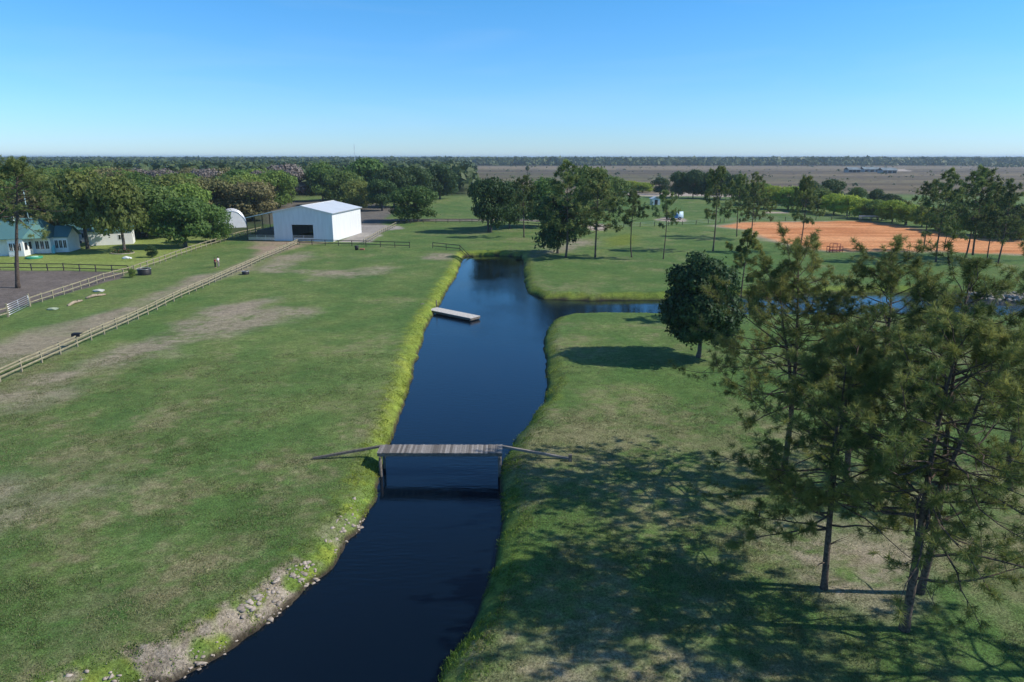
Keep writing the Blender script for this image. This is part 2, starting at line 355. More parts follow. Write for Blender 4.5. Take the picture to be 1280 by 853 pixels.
m = soft(P_sand[0], .8, 1.5, 3, 32); col = lerp(col, c(.42, .22, .13), m * .7)
for q in P_limep: m = soft(q, 2.5, 4, 6, 34); col = lerp(col, c(.15, .19, .02), m * .7)
# far fields and forest floor
pxl = 640 + FPX * x / np.maximum(y * CP + CAMH * SP, 1)
far = smooth(325, 350, y + (n_huge - .5) * 40) * (y > 250)
band = fbm(x * .12, y, 70, 4, 50)
fieldc = lerp(c(0.10, 0.083, 0.055), c(0.20, 0.162, 0.10), smooth(.35, .65, .6 * band + .4 * fbm(x * .05, y, 22, 3, 57)))
fieldc = lerp(fieldc, c(.12, .125, .065), smooth(.5, .7, fbm(x * .3, y, 150, 3, 51)) * .55)
fieldc = lerp(fieldc, c(.085, .07, .062), smooth(.55, .72, fbm(x, y, 9, 3, 55)) * .5)
fieldc = lerp(fieldc, c(.26, .21, .14), smooth(1050, 1150, y) * smooth(1480, 1350, y) * .45)
isf = far * smooth(-10, 20, x + 0.075 * y) ; col = lerp(col, fieldc, isf)
kind[isf > .5] = 4
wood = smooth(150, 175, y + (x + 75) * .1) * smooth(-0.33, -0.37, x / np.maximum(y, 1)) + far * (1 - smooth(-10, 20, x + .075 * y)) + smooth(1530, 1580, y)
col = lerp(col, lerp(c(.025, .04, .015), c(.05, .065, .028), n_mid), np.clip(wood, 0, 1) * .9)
for q in P_sand: m = soft(q, 0.8, 1.5, 6, 32); col = lerp(col, c(.40, .34, .28), m)
# banks: lime growth, mud and rubble
bank = np.where(x < -2, 1, .75) * smooth(np.where(x < -2, 2.3, 1.7), 0.5, d + (n_sm - .5) * 1.4 + (n_mid - .5) * 1.2) * (d > -0.3)
rocky = smooth(33, 28, y + (n_mid - .5) * 8) * (x < -3.2) * smooth(.34, .5, fbm(x, y, 1.6, 3, 69)) * smooth(1.7, 1.2, d + (n_sm - .5) * 1.4 + (n_mid - .5) * 1.2)
limec = lerp(c(0.14, 0.21, 0.035), c(0.29, 0.31, 0.05), n_mid)
limec = lerp(limec, c(.13, .19, .03), smooth(.4, .6, n_sm) * .4)
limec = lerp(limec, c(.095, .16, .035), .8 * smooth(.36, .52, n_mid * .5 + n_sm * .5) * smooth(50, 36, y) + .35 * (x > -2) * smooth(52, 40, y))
col = lerp(col, limec, np.clip(bank, 0, 1) * .9)
col = lerp(col, lerp(c(.19, .155, .115), c(.37, .32, .265), fbm(x, y, .35, 3, 60)), rocky * .95)
z = z + rocky * (fbm(x, y, .5, 3, 64) - .5) * .28
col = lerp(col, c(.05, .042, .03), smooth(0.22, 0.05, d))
kind[(bank > .5) & (kind == 0)] = 8

def ground_material():
    m = bpy.data.materials.new('ground_cover'); m.use_nodes = True; t = m.node_tree; L = t.links; b = t.nodes['Principled BSDF']
    b.inputs['Roughness'].default_value = 0.95; b.inputs['Specular IOR Level'].default_value = 0.1
    at = t.nodes.new('ShaderNodeAttribute'); at.attribute_name = 'tint'; tc = t.nodes.new('ShaderNodeTexCoord')
    cur = at.outputs['Color']; hs = []
    for sc, lo, hi in ((9.0, .50, 1.50), (1.5, .74, 1.26), (30.0, .50, 1.50), (.33, .86, 1.14)):
        n = t.nodes.new('ShaderNodeTexNoise'); n.inputs['Scale'].default_value = sc; n.inputs['Detail'].default_value = 6; n.inputs['Roughness'].default_value = .65
        L.new(tc.outputs['Object'], n.inputs['Vector'])
        mr = t.nodes.new('ShaderNodeMapRange'); mr.inputs[1].default_value = .3; mr.inputs[2].default_value = .7; mr.inputs[3].default_value = lo; mr.inputs[4].default_value = hi
        L.new(n.outputs[0], mr.inputs[0]); vm = t.nodes.new('ShaderNodeVectorMath'); vm.operation = 'SCALE'
        L.new(cur, vm.inputs[0]); L.new(mr.outputs[0], vm.inputs['Scale']); cur = vm.outputs[0]; hs.append(n)
    L.new(cur, b.inputs['Base Color'])
    bp = t.nodes.new('ShaderNodeBump'); bp.inputs['Strength'].default_value = .8; bp.inputs['Distance'].default_value = .06
    L.new(hs[0].outputs[0], bp.inputs['Height']); L.new(bp.outputs[0], b.inputs['Normal'])
    return m
GM = ground_material()
ny, nx = Y.shape
idx = np.arange(ny * nx).reshape(ny, nx)
F = np.stack([idx[:-1, :-1], idx[:-1, 1:], idx[1:, 1:], idx[1:, :-1]], -1).reshape(-1, 4)
fk = kind[F[:, 0]]
VV = np.stack([x, y, z], 1)
names = {0: ('ground', 'short patchy green pasture grass over flat ground'), 1: ('dirt_lane', 'worn sandy lane and apron leading to the steel barn'),
         2: ('paddock_ground', 'dark churned soil of the paddock left of the lane'), 3: ('riding_arena_ground', 'orange clay riding arena'),
         4: ('field', 'wide brown scrub field reaching to the horizon'), 5: ('lawn', 'bright mown lawn in front of the green roofed house'),
         6: ('yard_ground', 'grey bare yard behind the steel barn'), 7: ('road', 'narrow grey farm road behind the dark fence'), 8: ('canal_bank', 'sloping lime green bank along the water')}
for k, (nm, lb) in names.items():
    f = F[fk == k]
    if not len(f): continue
    uq, inv = np.unique(f, return_inverse=True)
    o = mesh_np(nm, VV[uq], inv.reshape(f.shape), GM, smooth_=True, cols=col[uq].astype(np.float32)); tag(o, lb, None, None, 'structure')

# ------------------------------------------------------------------ water
wm = bpy.data.materials.new('canal_water'); wm.use_nodes = True; t = wm.node_tree; L = t.links; b = t.nodes['Principled BSDF']
b.inputs['Base Color'].default_value = (0.002, 0.0065, 0.014, 1); b.inputs['Roughness'].default_value = 0.04; b.inputs['IOR'].default_value = 1.33
tc = t.nodes.new('ShaderNodeTexCoord'); mp = t.nodes.new('ShaderNodeMapping'); mp.inputs['Scale'].default_value = (0.9, 3.2, 1); mp.inputs['Rotation'].default_value = (0, 0, R(-8))
n1 = t.nodes.new('ShaderNodeTexNoise'); n1.inputs['Scale'].default_value = 1.6; n1.inputs['Detail'].default_value = 4; n1.inputs['Roughness'].default_value = .55
L.new(tc.outputs['Object'], mp.inputs[0]); L.new(mp.outputs[0], n1.inputs['Vector'])
n2 = t.nodes.new('ShaderNodeTexNoise'); n2.inputs['Scale'].default_value = 0.09; n2.inputs['Detail'].default_value = 2; L.new(tc.outputs['Object'], n2.inputs['Vector'])
mr = t.nodes.new('ShaderNodeMapRange'); mr.inputs[1].default_value = .35; mr.inputs[2].default_value = .65; mr.inputs[3].default_value = .12; mr.inputs[4].default_value = .42
L.new(n2.outputs[0], mr.inputs[0])
bp = t.nodes.new('ShaderNodeBump'); bp.inputs['Distance'].default_value = .05; L.new(mr.outputs[0], bp.inputs['Strength'])
L.new(n1.outputs[0], bp.inputs['Height']); L.new(bp.outputs[0], b.inputs['Normal'])
wb = MB(); wb.poly([(-40, 0, WZ), (190, 0, WZ), (190, 150, WZ), (-40, 150, WZ)]); o = wb.build('canal_water', wm); tag(o, 'dark blue rippled water of the canal', None, None, 'structure')

# ------------------------------------------------------------------ vegetation generators
def leaf_cards(C, Nrm, size, rng, aspect=0.6, jit=0.7, tint=None):
    """one pointed leaf-clump face per centre, turned roughly along the given normals"""
    n = len(C); N = Nrm + rng.normal(0, jit, (n, 3)); N /= np.linalg.norm(N, axis=1)[:, None] + 1e-9
    A = rng.normal(0, 1, (n, 3)); A -= N * (A * N).sum(1)[:, None]; A /= np.linalg.norm(A, axis=1)[:, None] + 1e-9
    B = np.cross(N, A); s = (size * rng.uniform(.55, 1.3, n))[:, None]
    q = np.stack([C - A * s, C - B * s * aspect, C + A * s + N * s * .25, C + B * s * aspect], 1)
    F = np.arange(4 * n).reshape(n, 4)
    T = np.repeat((rng.uniform(0, 1, n) if tint is None else tint), 4)[:, None]
    return q.reshape(-1, 3), F, np.repeat(T, 3, 1)
def oak_mesh(seed, Wd, H, zb, nl, per, size, shape=1.0, fill=0):
    """broad crown built from leafy lobes; returns verts, faces, tint"""
    rng = np.random.default_rng(seed); Vs = []; Fs = []; Ts = []; nb = 0; lob = []
    for i in range(nl):
        a = i * 2.39996 + rng.uniform(-.5, .5); r = math.sqrt((i + .5) / nl) * Wd * .5 * .78 * rng.uniform(.8, 1.12)
        e = math.sqrt(max(0, 1 - (r / (Wd * .5)) ** 2)); lr = Wd * rng.uniform(.12, .19)
        zt = zb + (H - zb) * (.30 + .70 * e ** shape) - lr * .8
        lob.append((r * math.cos(a), r * math.sin(a), zt * rng.uniform(.93, 1.04), lr))
        if rng.random() < .75: lob.append((r * 1.05 * math.cos(a + .3), r * 1.05 * math.sin(a + .3), zb + (zt - zb) * rng.uniform(.15, .6), lr * .95))
    for i in range(fill):                       # close, egg-shaped crown
        dv_ = rng.normal(0, 1, 3); dv_ /= np.linalg.norm(dv_); g = rng.uniform(.55, .82); hz = (H - zb) / 2
        lob.append((dv_[0] * g * Wd / 2, dv_[1] * g * Wd / 2, zb + hz * .93 + dv_[2] * g * hz * .95, Wd * rng.uniform(.13, .18)))
    for (cx, cy, cz, lr) in lob:
        n = int(per * (lr / (Wd * .155)) ** 2); dv = rng.normal(0, 1, (n, 3)); dv /= np.linalg.norm(dv, axis=1)[:, None]
        rad = lr * (0.62 + .45 * rng.random(n) ** .6 + (rng.random(n) < .06) * .25)
        lump = 1 + .22 * np.sin(dv[:, 0] * 5 + seed) * np.cos(dv[:, 1] * 6 + cx)
        C = np.array([cx, cy, cz]) + dv * (rad * lump)[:, None] * np.array([1.15, 1.15, .82])
        tn = np.clip(rng.normal(rng.uniform(.25, .7), .2, n), 0, 1)
        v, f, tt = leaf_cards(C, dv, size, rng, jit=.45, tint=tn); Vs.append(v); Fs.append(f + nb); Ts.append(tt); nb += len(v)
    return np.concatenate(Vs), np.concatenate(Fs), np.concatenate(Ts), lob
def make_oak(name, label, cat, seed, Wd, H, zb, nl=16, per=230, size=.42, m='oak', shape=1.0, trunk_r=None, stems=1, group=None, fill=0):
    root = thing(name, label, cat, group=group); rnd = random.Random(seed)
    v, f, tt, lob = oak_mesh(seed, Wd, H, zb, nl, per, size, shape, fill)
    mesh_np('crown', v, f, M[m], root, cols=tt.astype(np.float32))
    mb = MB(); tr = trunk_r or Wd * .028
    for s in range(stems):
        ox = (s - (stems - 1) / 2) * .9; top = (ox * 1.6 + rnd.uniform(-.3, .3), rnd.uniform(-.3, .3), zb + (H - zb) * .3)
        mb.tube([(ox, 0, -.3), (ox, 0, .25), (ox * 1.1 + rnd.uniform(-.1, .1), 0, zb * .6), top], [tr * 1.7, tr * 1.15, tr * .95, tr * .7], 8)
        for (cx, cy, cz, lr) in lob[s::stems * 2 + 1]:
            mid = (cx * .45 + rnd.uniform(-.4, .4), cy * .45 + rnd.uniform(-.4, .4), (top[2] + cz) * .5 - .3)
            mb.tube([(top[0] * .9, top[1] * .9, top[2] * .8), mid, (cx, cy, cz)], [tr * .55, tr * .35, tr * .12], 5)
    mb.build('trunk', M['oakbark'], root, True)
    return root

def needles(tp, td, ln, wd, nper, rng, tint):
    """radiating needle sprays at points tp with axes td"""
    n = len(tp); a = np.repeat(td, nper, 0); p0 = np.repeat(tp, nper, 0); m_ = n * nper
    q = rng.normal(0, 1, (m_, 3)); q -= a * (q * a).sum(1)[:, None]; q /= np.linalg.norm(q, axis=1)[:, None] + 1e-9
    th = rng.uniform(.25, 1.75, m_)[:, None]; dr = a * np.cos(th) + q * np.sin(th)
    s = np.cross(dr, rng.normal(0, 1, (m_, 3))); s /= np.linalg.norm(s, axis=1)[:, None] + 1e-9
    l = (ln * rng.uniform(.6, 1.15, m_))[:, None]; dr2 = dr.copy(); dr2[:, 2] -= .12
    b0 = p0 - a * rng.uniform(0, .12, m_)[:, None]
    V = np.stack([b0 - s * wd * .35, b0 + s * wd * .35, b0 + dr2 * l * .55 + s * wd * .6, b0 + dr2 * l, b0 + dr2 * l * .55 - s * wd * .6], 1)
    F = np.arange(5 * m_).reshape(m_, 5)
    T = np.clip(np.repeat(tint, nper) + rng.normal(0, .12, m_), 0, 1)
    T = np.repeat(T, 5)
    return V.reshape(-1, 3), F, np.repeat(T[:, None], 3, 1)
def make_pine(label, seed, H, cb, cr, nbr=36, nsub=6, tufts=4, ln=.30, wd=.013, nper=46, tr=.2, m='pine', fork=False, lean=(0, 0), bend=.25, snag=3, group=None, limbs=()):
    root = thing('pine_tree', label, 'pine tree', group=group); rng = np.random.default_rng(seed); mb = MB()
    stems = []
    def wander(p0, p1, n, amp):
        p0 = np.array(p0, float); p1 = np.array(p1, float); pts = []
        o = rng.normal(0, 1, 3) * amp
        o2 = rng.normal(0, 1, 3) * amp
        for i in range(n + 1):
            t_ = i / n; pts.append(p0 + (p1 - p0) * t_ + o * math.sin(math.pi * t_) + o2 * math.sin(2 * math.pi * t_) * .5)
        return pts
    top = (lean[0], lean[1], H)
    main = wander((0, 0, -.3), top, 14, bend); main[1] = main[0] * .9 + main[1] * .1 if False else main[1]
    stems.append((main, tr, cb, 1.0))
    mb.tube(main, [tr * (1.35 if i == 0 else 1) * (1 - .82 * (i / 14) ** 1.1) for i in range(15)], 9)
    if fork:
        b0 = main[5]; t1 = np.array([lean[0] + cr * .5 * fork, lean[1] - cr * .15, H * .93]); s2 = wander(b0, t1, 9, bend * 1.2)
        mb.tube(s2, [tr * .68 * (1 - .8 * i / 9) for i in range(10)], 7); stems.append((s2, tr * .6, .15, .75))
    TP = []; TD = []; TT = []
    def branch(o0, az, el, Lb, r0, curve=.35, ns=nsub):
        d0 = np.array([math.cos(az) * math.cos(el), math.sin(az) * math.cos(el), math.sin(el)])
        pts = [o0]; dcur = d0; seg = 7
        for i in range(seg):
            dcur = dcur + rng.normal(0, .16, 3) + np.array([0, 0, curve / seg * (1.5 if i > 2 else -.25)]); dcur /= np.linalg.norm(dcur)
            pts.append(pts[-1] + dcur * Lb / seg)
        mb.tube(pts, [max(.012, r0 * (1 - .85 * i / seg)) for i in range(seg + 1)], 5)
        tint = np.clip(rng.normal(.36, .26), 0, 1)
        for s in range(ns):
            t_ = .38 + .62 * (s + rng.random()) / ns; k = min(seg - 1, int(t_ * seg)); f_ = t_ * seg - k
            p = pts[k] * (1 - f_) + pts[k + 1] * f_; ax = pts[k + 1] - pts[k]; ax /= np.linalg.norm(ax)
            sd = ax * .7 + rng.normal(0, .75, 3); sd[2] = sd[2] * .5 + .28; sd /= np.linalg.norm(sd)
            sl_ = Lb * rng.uniform(.16, .36) * (1.15 - .4 * t_) + .15
            q = p + sd * sl_ * .5 + rng.normal(0, .05, 3); e = q + (sd + np.array([0, 0, .35])) * sl_ * .55
            mb.tube([p, q, e], [max(.01, r0 * .25), .011, .006], 4)
            for j in range(tufts):
                g = .30 + .70 * (j + .5) / tufts; c_ = (p + (q - p) * g * 2) if g < .5 else (q + (e - q) * (g - .5) * 2)
                TP.append(c_ + rng.normal(0, .07, 3)); dd = sd + rng.normal(0, .45, 3) + np.array([0, 0, .25]); TD.append(dd / np.linalg.norm(dd))
                TT.append(tint + .18 * (j / tufts) + rng.normal(0, .1))
        for j in range(3):
            TP.append(pts[-1] + rng.normal(0, .08, 3)); dd = dcur + rng.normal(0, .3, 3); TD.append(dd / np.linalg.norm(dd)); TT.append(tint + .2)
    for (pts, r_, c0, wgt) in stems:
        n = int(nbr * wgt); L_ = len(pts) - 1; az = rng.uniform(0, 6.28)
        for i in range(n):
            t_ = ((i + rng.random() * .9) / n); hh = c0 + (1 - c0) * t_ ** .9; k = min(L_ - 1, int(hh * L_)); f_ = hh * L_ - k
            p = pts[k] * (1 - f_) + pts[k + 1] * f_; az += 2.39996 + rng.uniform(-.6, .6)
            sh = (.72 + .55 * math.sin(math.pi * min(1, t_ * 1.25 + .12))) * (1 - t_ ** 4 * .45)
            branch(np.array(p), az, R(-6 + 52 * t_ ** 1.5 + rng.uniform(-12, 14)), cr * sh * rng.uniform(.55, 1.1), r_ * .34 * (1 - .6 * t_), ns=max(3, int(nsub * (1 - .35 * t_))))
    for (hz, azd, Lb, el) in limbs:
        k = min(13, int(hz / H * 14)); branch(np.array(main[k]), R(azd), R(el), Lb, tr * .38, .25, nsub + 2)
    for i in range(snag):
        hh = rng.uniform(.18, cb); k = int(hh * 14); az = rng.uniform(0, 6.28); Lb = rng.uniform(.4, 1.5)
        p = np.array(main[k]); d1 = np.array([math.cos(az), math.sin(az), rng.uniform(-.2, .5)])
        mb.tube([p, p + d1 * Lb * .5, p + d1 * Lb + rng.normal(0, .15, 3)], [.035, .022, .008], 4)
    mb.build('trunk', M['bark'], root, True)
    v, f, tt = needles(np.array(TP), np.array(TD), ln, wd, nper, rng, np.array(TT))
    mesh_np('crown', v, f, M[m], root, cols=tt.astype(np.float32))
    return root
def place(o, px, py, rz=None):
    gx, gy = G(px, py); o.location = (gx, gy, gz(gx, gy) - .02)
    if rz is not None: o.rotation_euler[2] = rz
    return o
def height_at(px_base, py_base, py_top):
    gx, gy = G(px_base, py_base); return at_depth(640, py_top, gy)[2]

# ------------------------------------------------------------------ foreground pines
fp = [ # label, base px, H, crown base, radius, options
 ('tall forked pine closest to the camera with two long bare limbs to the right', (1130, 788), 11.6, .40, 4.6, dict(nbr=48, tr=.18, bend=.12, fork=.35, lean=(.3, .2), limbs=((3.9, 8, 5.4, 6), (4.8, 18, 5.0, 12), (5.6, 165, 3.6, 14), (3.3, -12, 4.6, 2)))),
 ('straight pine standing directly behind the forked foreground pine', (1149, 741), 13.1, .50, 4.2, dict(nbr=42, tr=.16, bend=.1, lean=(0, .3))),
 ('slim pine left of the forked pine with ragged low branches and two bare forks', (1030, 737), 10.9, .30, 3.9, dict(nbr=40, tr=.15, fork=-.35, lean=(.2, .3), limbs=((3.6, 175, 4.0, 8), (4.3, 200, 3.6, 14), (3.2, 150, 3.2, 4)))),
 ('crooked pine with a pale curved trunk between the two foreground pines', (1060, 622), 12.9, .52, 4.2, dict(nbr=44, tr=.18, bend=.5, lean=(.5, .1))),
 ('bushy pine right behind the dark round oak, yellowish needle tips', (978, 603), 12.6, .38, 4.7, dict(nbr=52, tr=.18, fork=-.5, lean=(-.3, .4))),
 ('large pine cut by the right edge of the photo', (1262, 612), 12.8, .34, 4.9, dict(nbr=46, tr=.2, lean=(.3, .2))),
]
for i, (lb, (px, py), H, cb, cr, kw) in enumerate(fp):
    o = make_pine(lb, 100 + i * 7, H, cb, cr, **kw); place(o, px, py)
# more of the same stand just outside the frame on the right: their shade falls into the picture
o = make_pine('leaning pine of the right hand stand whose shade covers the lower right grass', 171, 12.5, .36, 4.6, nbr=38, tr=.2); o.location = (24.6, 20.2, 0)
o = make_pine('small young pine with tiered branches behind the dark round oak', 190, 9.6, .22, 2.9, nbr=30, nsub=6, tufts=4, ln=.34, wd=.03, tr=.12, m='pine'); place(o, 926, 402)
# ------------------------------------------------------------------ dark round oak on the near bank
o = make_oak('oak_tree', 'dense dark green round oak on the near bank where the canal turns', 'oak tree', 5, 7.0, 9.5, 1.0, 12, 620, .17, 'oak_dark', .8, .2, fill=46); place(o, 873, 447)

# ------------------------------------------------------------------ middle distance pines (copies of three)
mp_ = [make_pine('x', 300 + k, 12.4, cb, cr, nbr=nb, nsub=5, tufts=3, ln=.55, wd=.07, nper=16, tr=.16, m='pine_far', bend=.3, snag=4, lean=(lx, 0))
       for k, (cb, cr, nb, lx) in enumerate(((.48, 3.4, 32, .3), (.56, 2.7, 24, -.3), (.38, 4.2, 44, .1)))]
used = [False] * 3
mid_pines = [ # base px, base py, top py, proto, width factor, label
 (744, 322, 226, 2, 1.05, 'tall pine with a doubled trunk beside the dark oak on the far bank'),
 (707, 322, 216, 2, 1.1, 'pine standing in front of the dark oak with its pale trunk against the dark leaves'),
 (655, 297, 226, 0, 1.0, 'slender pine between the two clumps of oaks on the far side'),
 (790, 322, 243, 1, .9, 'left one of two lone pines with small tufted crowns on the far green'),
 (829, 324, 243, 1, .8, 'thinnest lone pine with wispy branches on the far green'),
 (891, 314, 217, 0, .85, 'bare stemmed tall pine left of the clay arena'),
 (921, 296, 224, 0, .8, 'leaning pine at the left corner of the clay arena'),
 (939, 299, 226, 2, .85, 'full crowned pine at the left corner of the clay arena'),
 (999, 316, 228, 0, .8, 'single pine in front of the clay arena beside the red frame'),
 (1154, 314, 232, 0, .9, 'leftmost pine of the stand at the right end of the arena'),
 (1170, 328, 226, 2, .9, 'second pine of the arena stand with a crooked lower trunk'),
 (1180, 313, 246, 1, .8, 'thin low pine hidden inside the arena stand'),
 (1207, 322, 222, 2, .85, 'slanting pine in the middle of the arena stand'),
 (1216, 319, 220, 0, 1.0, 'tallest pine in the middle of the arena stand'),
 (1234, 324, 240, 2, .75, 'fourth full crowned pine towards the right of the arena stand'),
 (1247, 330, 238, 2, .9, 'rightmost big pine of the arena stand'),
 (1290, 326, 240, 0, 1.0, 'pine just past the right edge beyond the arena stand')]
for i, (bx, by, ty, k, wf, lb) in enumerate(mid_pines):
    H = height_at(bx, by, ty); gx, gy = G(bx, by); s = H / 12.4
    grp = 'pines at the right end of the arena' if bx > 1100 else 'pines scattered on the far green'
    if not used[k]:
        o = mp_[k]; used[k] = True; o.location = (gx, gy, gz(gx, gy)); o.rotation_euler = (0, 0, i * 1.7); o.scale = (s * wf,) * 2 + (s,); o['label'] = lb; o['group'] = grp
    else: o = copy_thing(mp_[k], (gx, gy, gz(gx, gy)), i * 1.7, (s * wf, s * wf, s), lb, grp)
# the tall pine by the left paddock
o = make_pine('tall pine with a long bare trunk and flat crown in the dark paddock', 401, 16.4, .60, 5.6, nbr=44, nsub=10, tufts=4, ln=.45, wd=.05, nper=16, tr=.30, m='pine_far', bend=.12, lean=(3.0, 0), snag=6); place(o, 22, 360)

# ------------------------------------------------------------------ oaks of the middle distance: four models, copied
protos = [make_oak('oak_tree', 'x', 'oak tree', 500 + k, 14, 13, zb, 17, 300, .40, 'oak', sh, .36, st) for k, (zb, sh, st) in enumerate(((1.8, 1.0, 1), (1.2, .8, 2), (2.2, 1.2, 1), (.6, .7, 2), (4.0, .9, 1)))]
def oak(px, py, ty, wpx, k, m, lb, grp=None, name='oak_tree', cat='oak tree', rz=None):
    gx, gy = G(px, py); H = at_depth(640, ty, gy)[2]; Wd = wpx * (gy * CP + CAMH * SP) / FPX
    return oak_at(gx, gy, H, Wd, k, m, lb, grp, name, cat, rz)
def oak_at(gx, gy, H, Wd, k, m, lb, grp=None, name='oak_tree', cat='oak tree', rz=None):
    rz = rz if rz is not None else (gx * 1.3 + gy * .7) % 6.28; sc = (Wd / 14, Wd / 14, H / 13); loc = (gx, gy, gz(gx, gy))
    o = copy_thing(protos[k], loc, rz, sc, lb, grp, {'crown': M[m]})
    o.name = name; o['category'] = cat; return o
mids = [
 (612, 290, 222, 56, 1, 'oak_deep', 'dark oak with three stems on the far bank left of the pines'),
 (637, 286, 226, 40, 2, 'oak_deep', 'narrower dark oak touching the three stemmed oak on its right'),
 (697, 317, 240, 58, 0, 'oak_deep', 'very dark oak hanging to the ground beside the pale pine trunk'),
 (735, 272, 207, 62, 0, 'oak', 'tall green oak behind the dark oak on the far green'),
 (768, 263, 222, 42, 3, 'oak', 'round green oak at the right end of the central clump'),
 (680, 284, 222, 50, 2, 'oak', 'mid green oak behind the slender pine of the central clump'),
 (520, 277, 233, 62, 3, 'oak', 'broad low bushy oak behind the fence right of the barn'),
 (493, 259, 208, 52, 0, 'oak_deep', 'dark oak behind the broad bushy one, left side'),
 (550, 249, 206, 44, 2, 'oak_deep', 'high stemmed dark oak at the end of the tree row'),
 (521, 252, 208, 40, 1, 'oak_deep', 'dark oak in the middle of the row right of the barn'),
 (462, 250, 197, 54, 0, 'oak', 'tallest tree behind the right corner of the barn'),
 (432, 257, 214, 52, 3, 'oak', 'rounded oak rising straight behind the barn roof'),
 (404, 252, 203, 42, 2, 'oak', 'upright oak left of the barn ridge'),
 (446, 262, 225, 40, 3, 'oak_olive', 'lower olive oak close behind the barn'),
 (478, 264, 224, 36, 1, 'oak_deep', 'small dark oak between barn and bushy oak'),
 (110, 311, 214, 82, 4, 'oak_olive', 'big spreading oak in front of the green roofed house'),
 (156, 315, 220, 66, 4, 'oak_olive', 'oak with a forked trunk in the dark flower bed on the lawn'),
 (232, 309, 246, 72, 1, 'oak', 'wide low oak with several stems beside the lane fence'),
 (268, 303, 256, 42, 3, 'oak', 'small bright oak partly hiding the white tunnel shed'),
 (80, 285, 225, 60, 1, 'oak', 'oak right behind the green roofed house'),
 (825, 243, 222, 22, 3, 'oak_deep', 'small round tree left of the row by the sandy road'),
 (848, 247, 214, 26, 0, 'oak_deep', 'first tree of the dark row by the sandy road'),
 (866, 248, 212, 26, 2, 'oak_deep', 'second tree of the dark row by the sandy road'),
 (882, 248, 215, 24, 0, 'oak_deep', 'third tree of the dark row by the sandy road'),
 (900, 249, 213, 26, 1, 'oak_deep', 'fourth tree of the dark row by the sandy road'),
 (917, 250, 218, 24, 2, 'oak_deep', 'last tree of the dark row by the sandy road'),
 (1010, 257, 226, 30, 0, 'oak_deep', 'dark tree rising behind the lime hedge at its left part'),
 (1038, 256, 224, 34, 1, 'oak_deep', 'broad dark tree behind the middle of the lime hedge'),
 (1070, 258, 234, 22, 2, 'oak', 'slender grey green tree behind the lime hedge'),
 (1094, 264, 236, 20, 2, 'oak_deep', 'pointed dark tree behind the lime hedge'),
 (1112, 267, 243, 28, 3, 'oak_deep', 'low dark tree at the right part of the lime hedge'),
 (1240, 296, 246, 40, 0, 'oak', 'green tree behind the pine stand right of the arena'),
 (1275, 299, 256, 40, 3, 'oak_deep', 'low dark tree at the right edge behind the arena'),
]
for i, (px, py, ty, wp, k, m_, lb) in enumerate(mids): oak(px, py, ty, wp, k, m_, lb)
oak(357, 252, 205, 58, 1, 'bare', 'greyish mauve leafless tree left of the barn ridge', name='bare_tree', cat='tree')
oak(327, 256, 213, 40, 0, 'bare', 'smaller grey leafless tree beside the mauve one', name='bare_tree', cat='tree')
oak(190, 322, 307, 13, 3, 'oak_dark', 'small round clipped bush on the lawn near the lane fence', name='bush', cat='bush')
oak(166, 347, 336, 8, 3, 'oak_light', 'little yellow green bush growing at the lane fence', name='bush', cat='bush')
oak(648, 319, 313, 7, 3, 'oak_dark', 'low dark bush at the head of the canal', name='bush', cat='bush')
# woods behind the house
rs = random.Random(9); cnt = 0; pts = []
tries = 0
while tries < 9000:
    tries += 1
    yy = rs.uniform(150, 335); r_ = rs.uniform(-.86, -.335); xx = r_ * yy
    ppx = 640 + FPX * xx / (yy * CP + CAMH * SP)
    if yy < 172 and ppx > 190: continue
    if yy < 200 and ppx > 275: continue
    if yy < 158 + max(0, 80 - ppx) * .1: continue
    if ppx > 318 and yy < 235: continue
    if any((xx - a) ** 2 + (yy - b_) ** 2 < 118 for a, b_ in pts): continue
    pts.append((xx, yy))
kinds_ = {'oak': 'green', 'oak_olive': 'olive', 'oak_light': 'fresh light green', 'brown': 'brownish budding', 'bare': 'grey leafless'}
for (xx, yy) in pts:
    ppx = 640 + FPX * xx / (yy * CP + CAMH * SP); q = rs.random()
    nb = fbm(np.array([xx]), np.array([yy]), 45, 2, 90)[0]
    if 130 < ppx < 300 and nb > .5 and q < .6: m_ = 'brown' if q < .45 else 'bare'
    elif q < .35: m_ = 'oak'
    elif q < .7: m_ = 'oak_olive'
    elif q < .9: m_ = 'oak_light'
    else: m_ = 'brown'
    oak_at(xx, yy, rs.uniform(10.5, 13.8), rs.uniform(12.5, 17), rs.randrange(4), m_, kinds_[m_] + ' tree in the dense woods behind the green roofed house', 'trees of the woods on the left', 'woodland_tree', 'tree')
# lime willow hedge beyond the arena
hb = [(786, 240, 226, 26), (803, 241, 228, 24), (948, 257, 228, 34), (965, 261, 232, 30), (985, 262, 233, 32), (1003, 263, 238, 28), (1022, 265, 236, 34), (1042, 268, 242, 30), (1060, 270, 244, 30), (1078, 273, 248, 30),
      (1097, 275, 250, 30), (1115, 278, 250, 34), (1132, 281, 255, 30), (1152, 284, 258, 30), (1172, 288, 262, 28), (1193, 291, 262, 30), (1215, 294, 266, 30), (1240, 298, 270, 30), (1265, 301, 274, 30), (930, 255, 234, 22)]
for i, (px, py, ty, wp) in enumerate(hb):
    oak(px, py, ty, wp * 1.1, (i * 3 + 1) % 4, ('willow', 'willow', 'oak_light', 'willow')[i % 4] if px < 1160 else ('oak_light', 'oak')[i % 2],
        'lime green willow shrub in the hedge behind the clay arena' if px < 1160 else 'green shrub in the hedge at the right end of the clay arena', 'shrubs of the hedge behind the arena', 'willow_shrub', 'shrub')
for p_ in protos:
    for ch in list(p_.children): bpy.data.objects.remove(ch)
    bpy.data.objects.remove(p_)

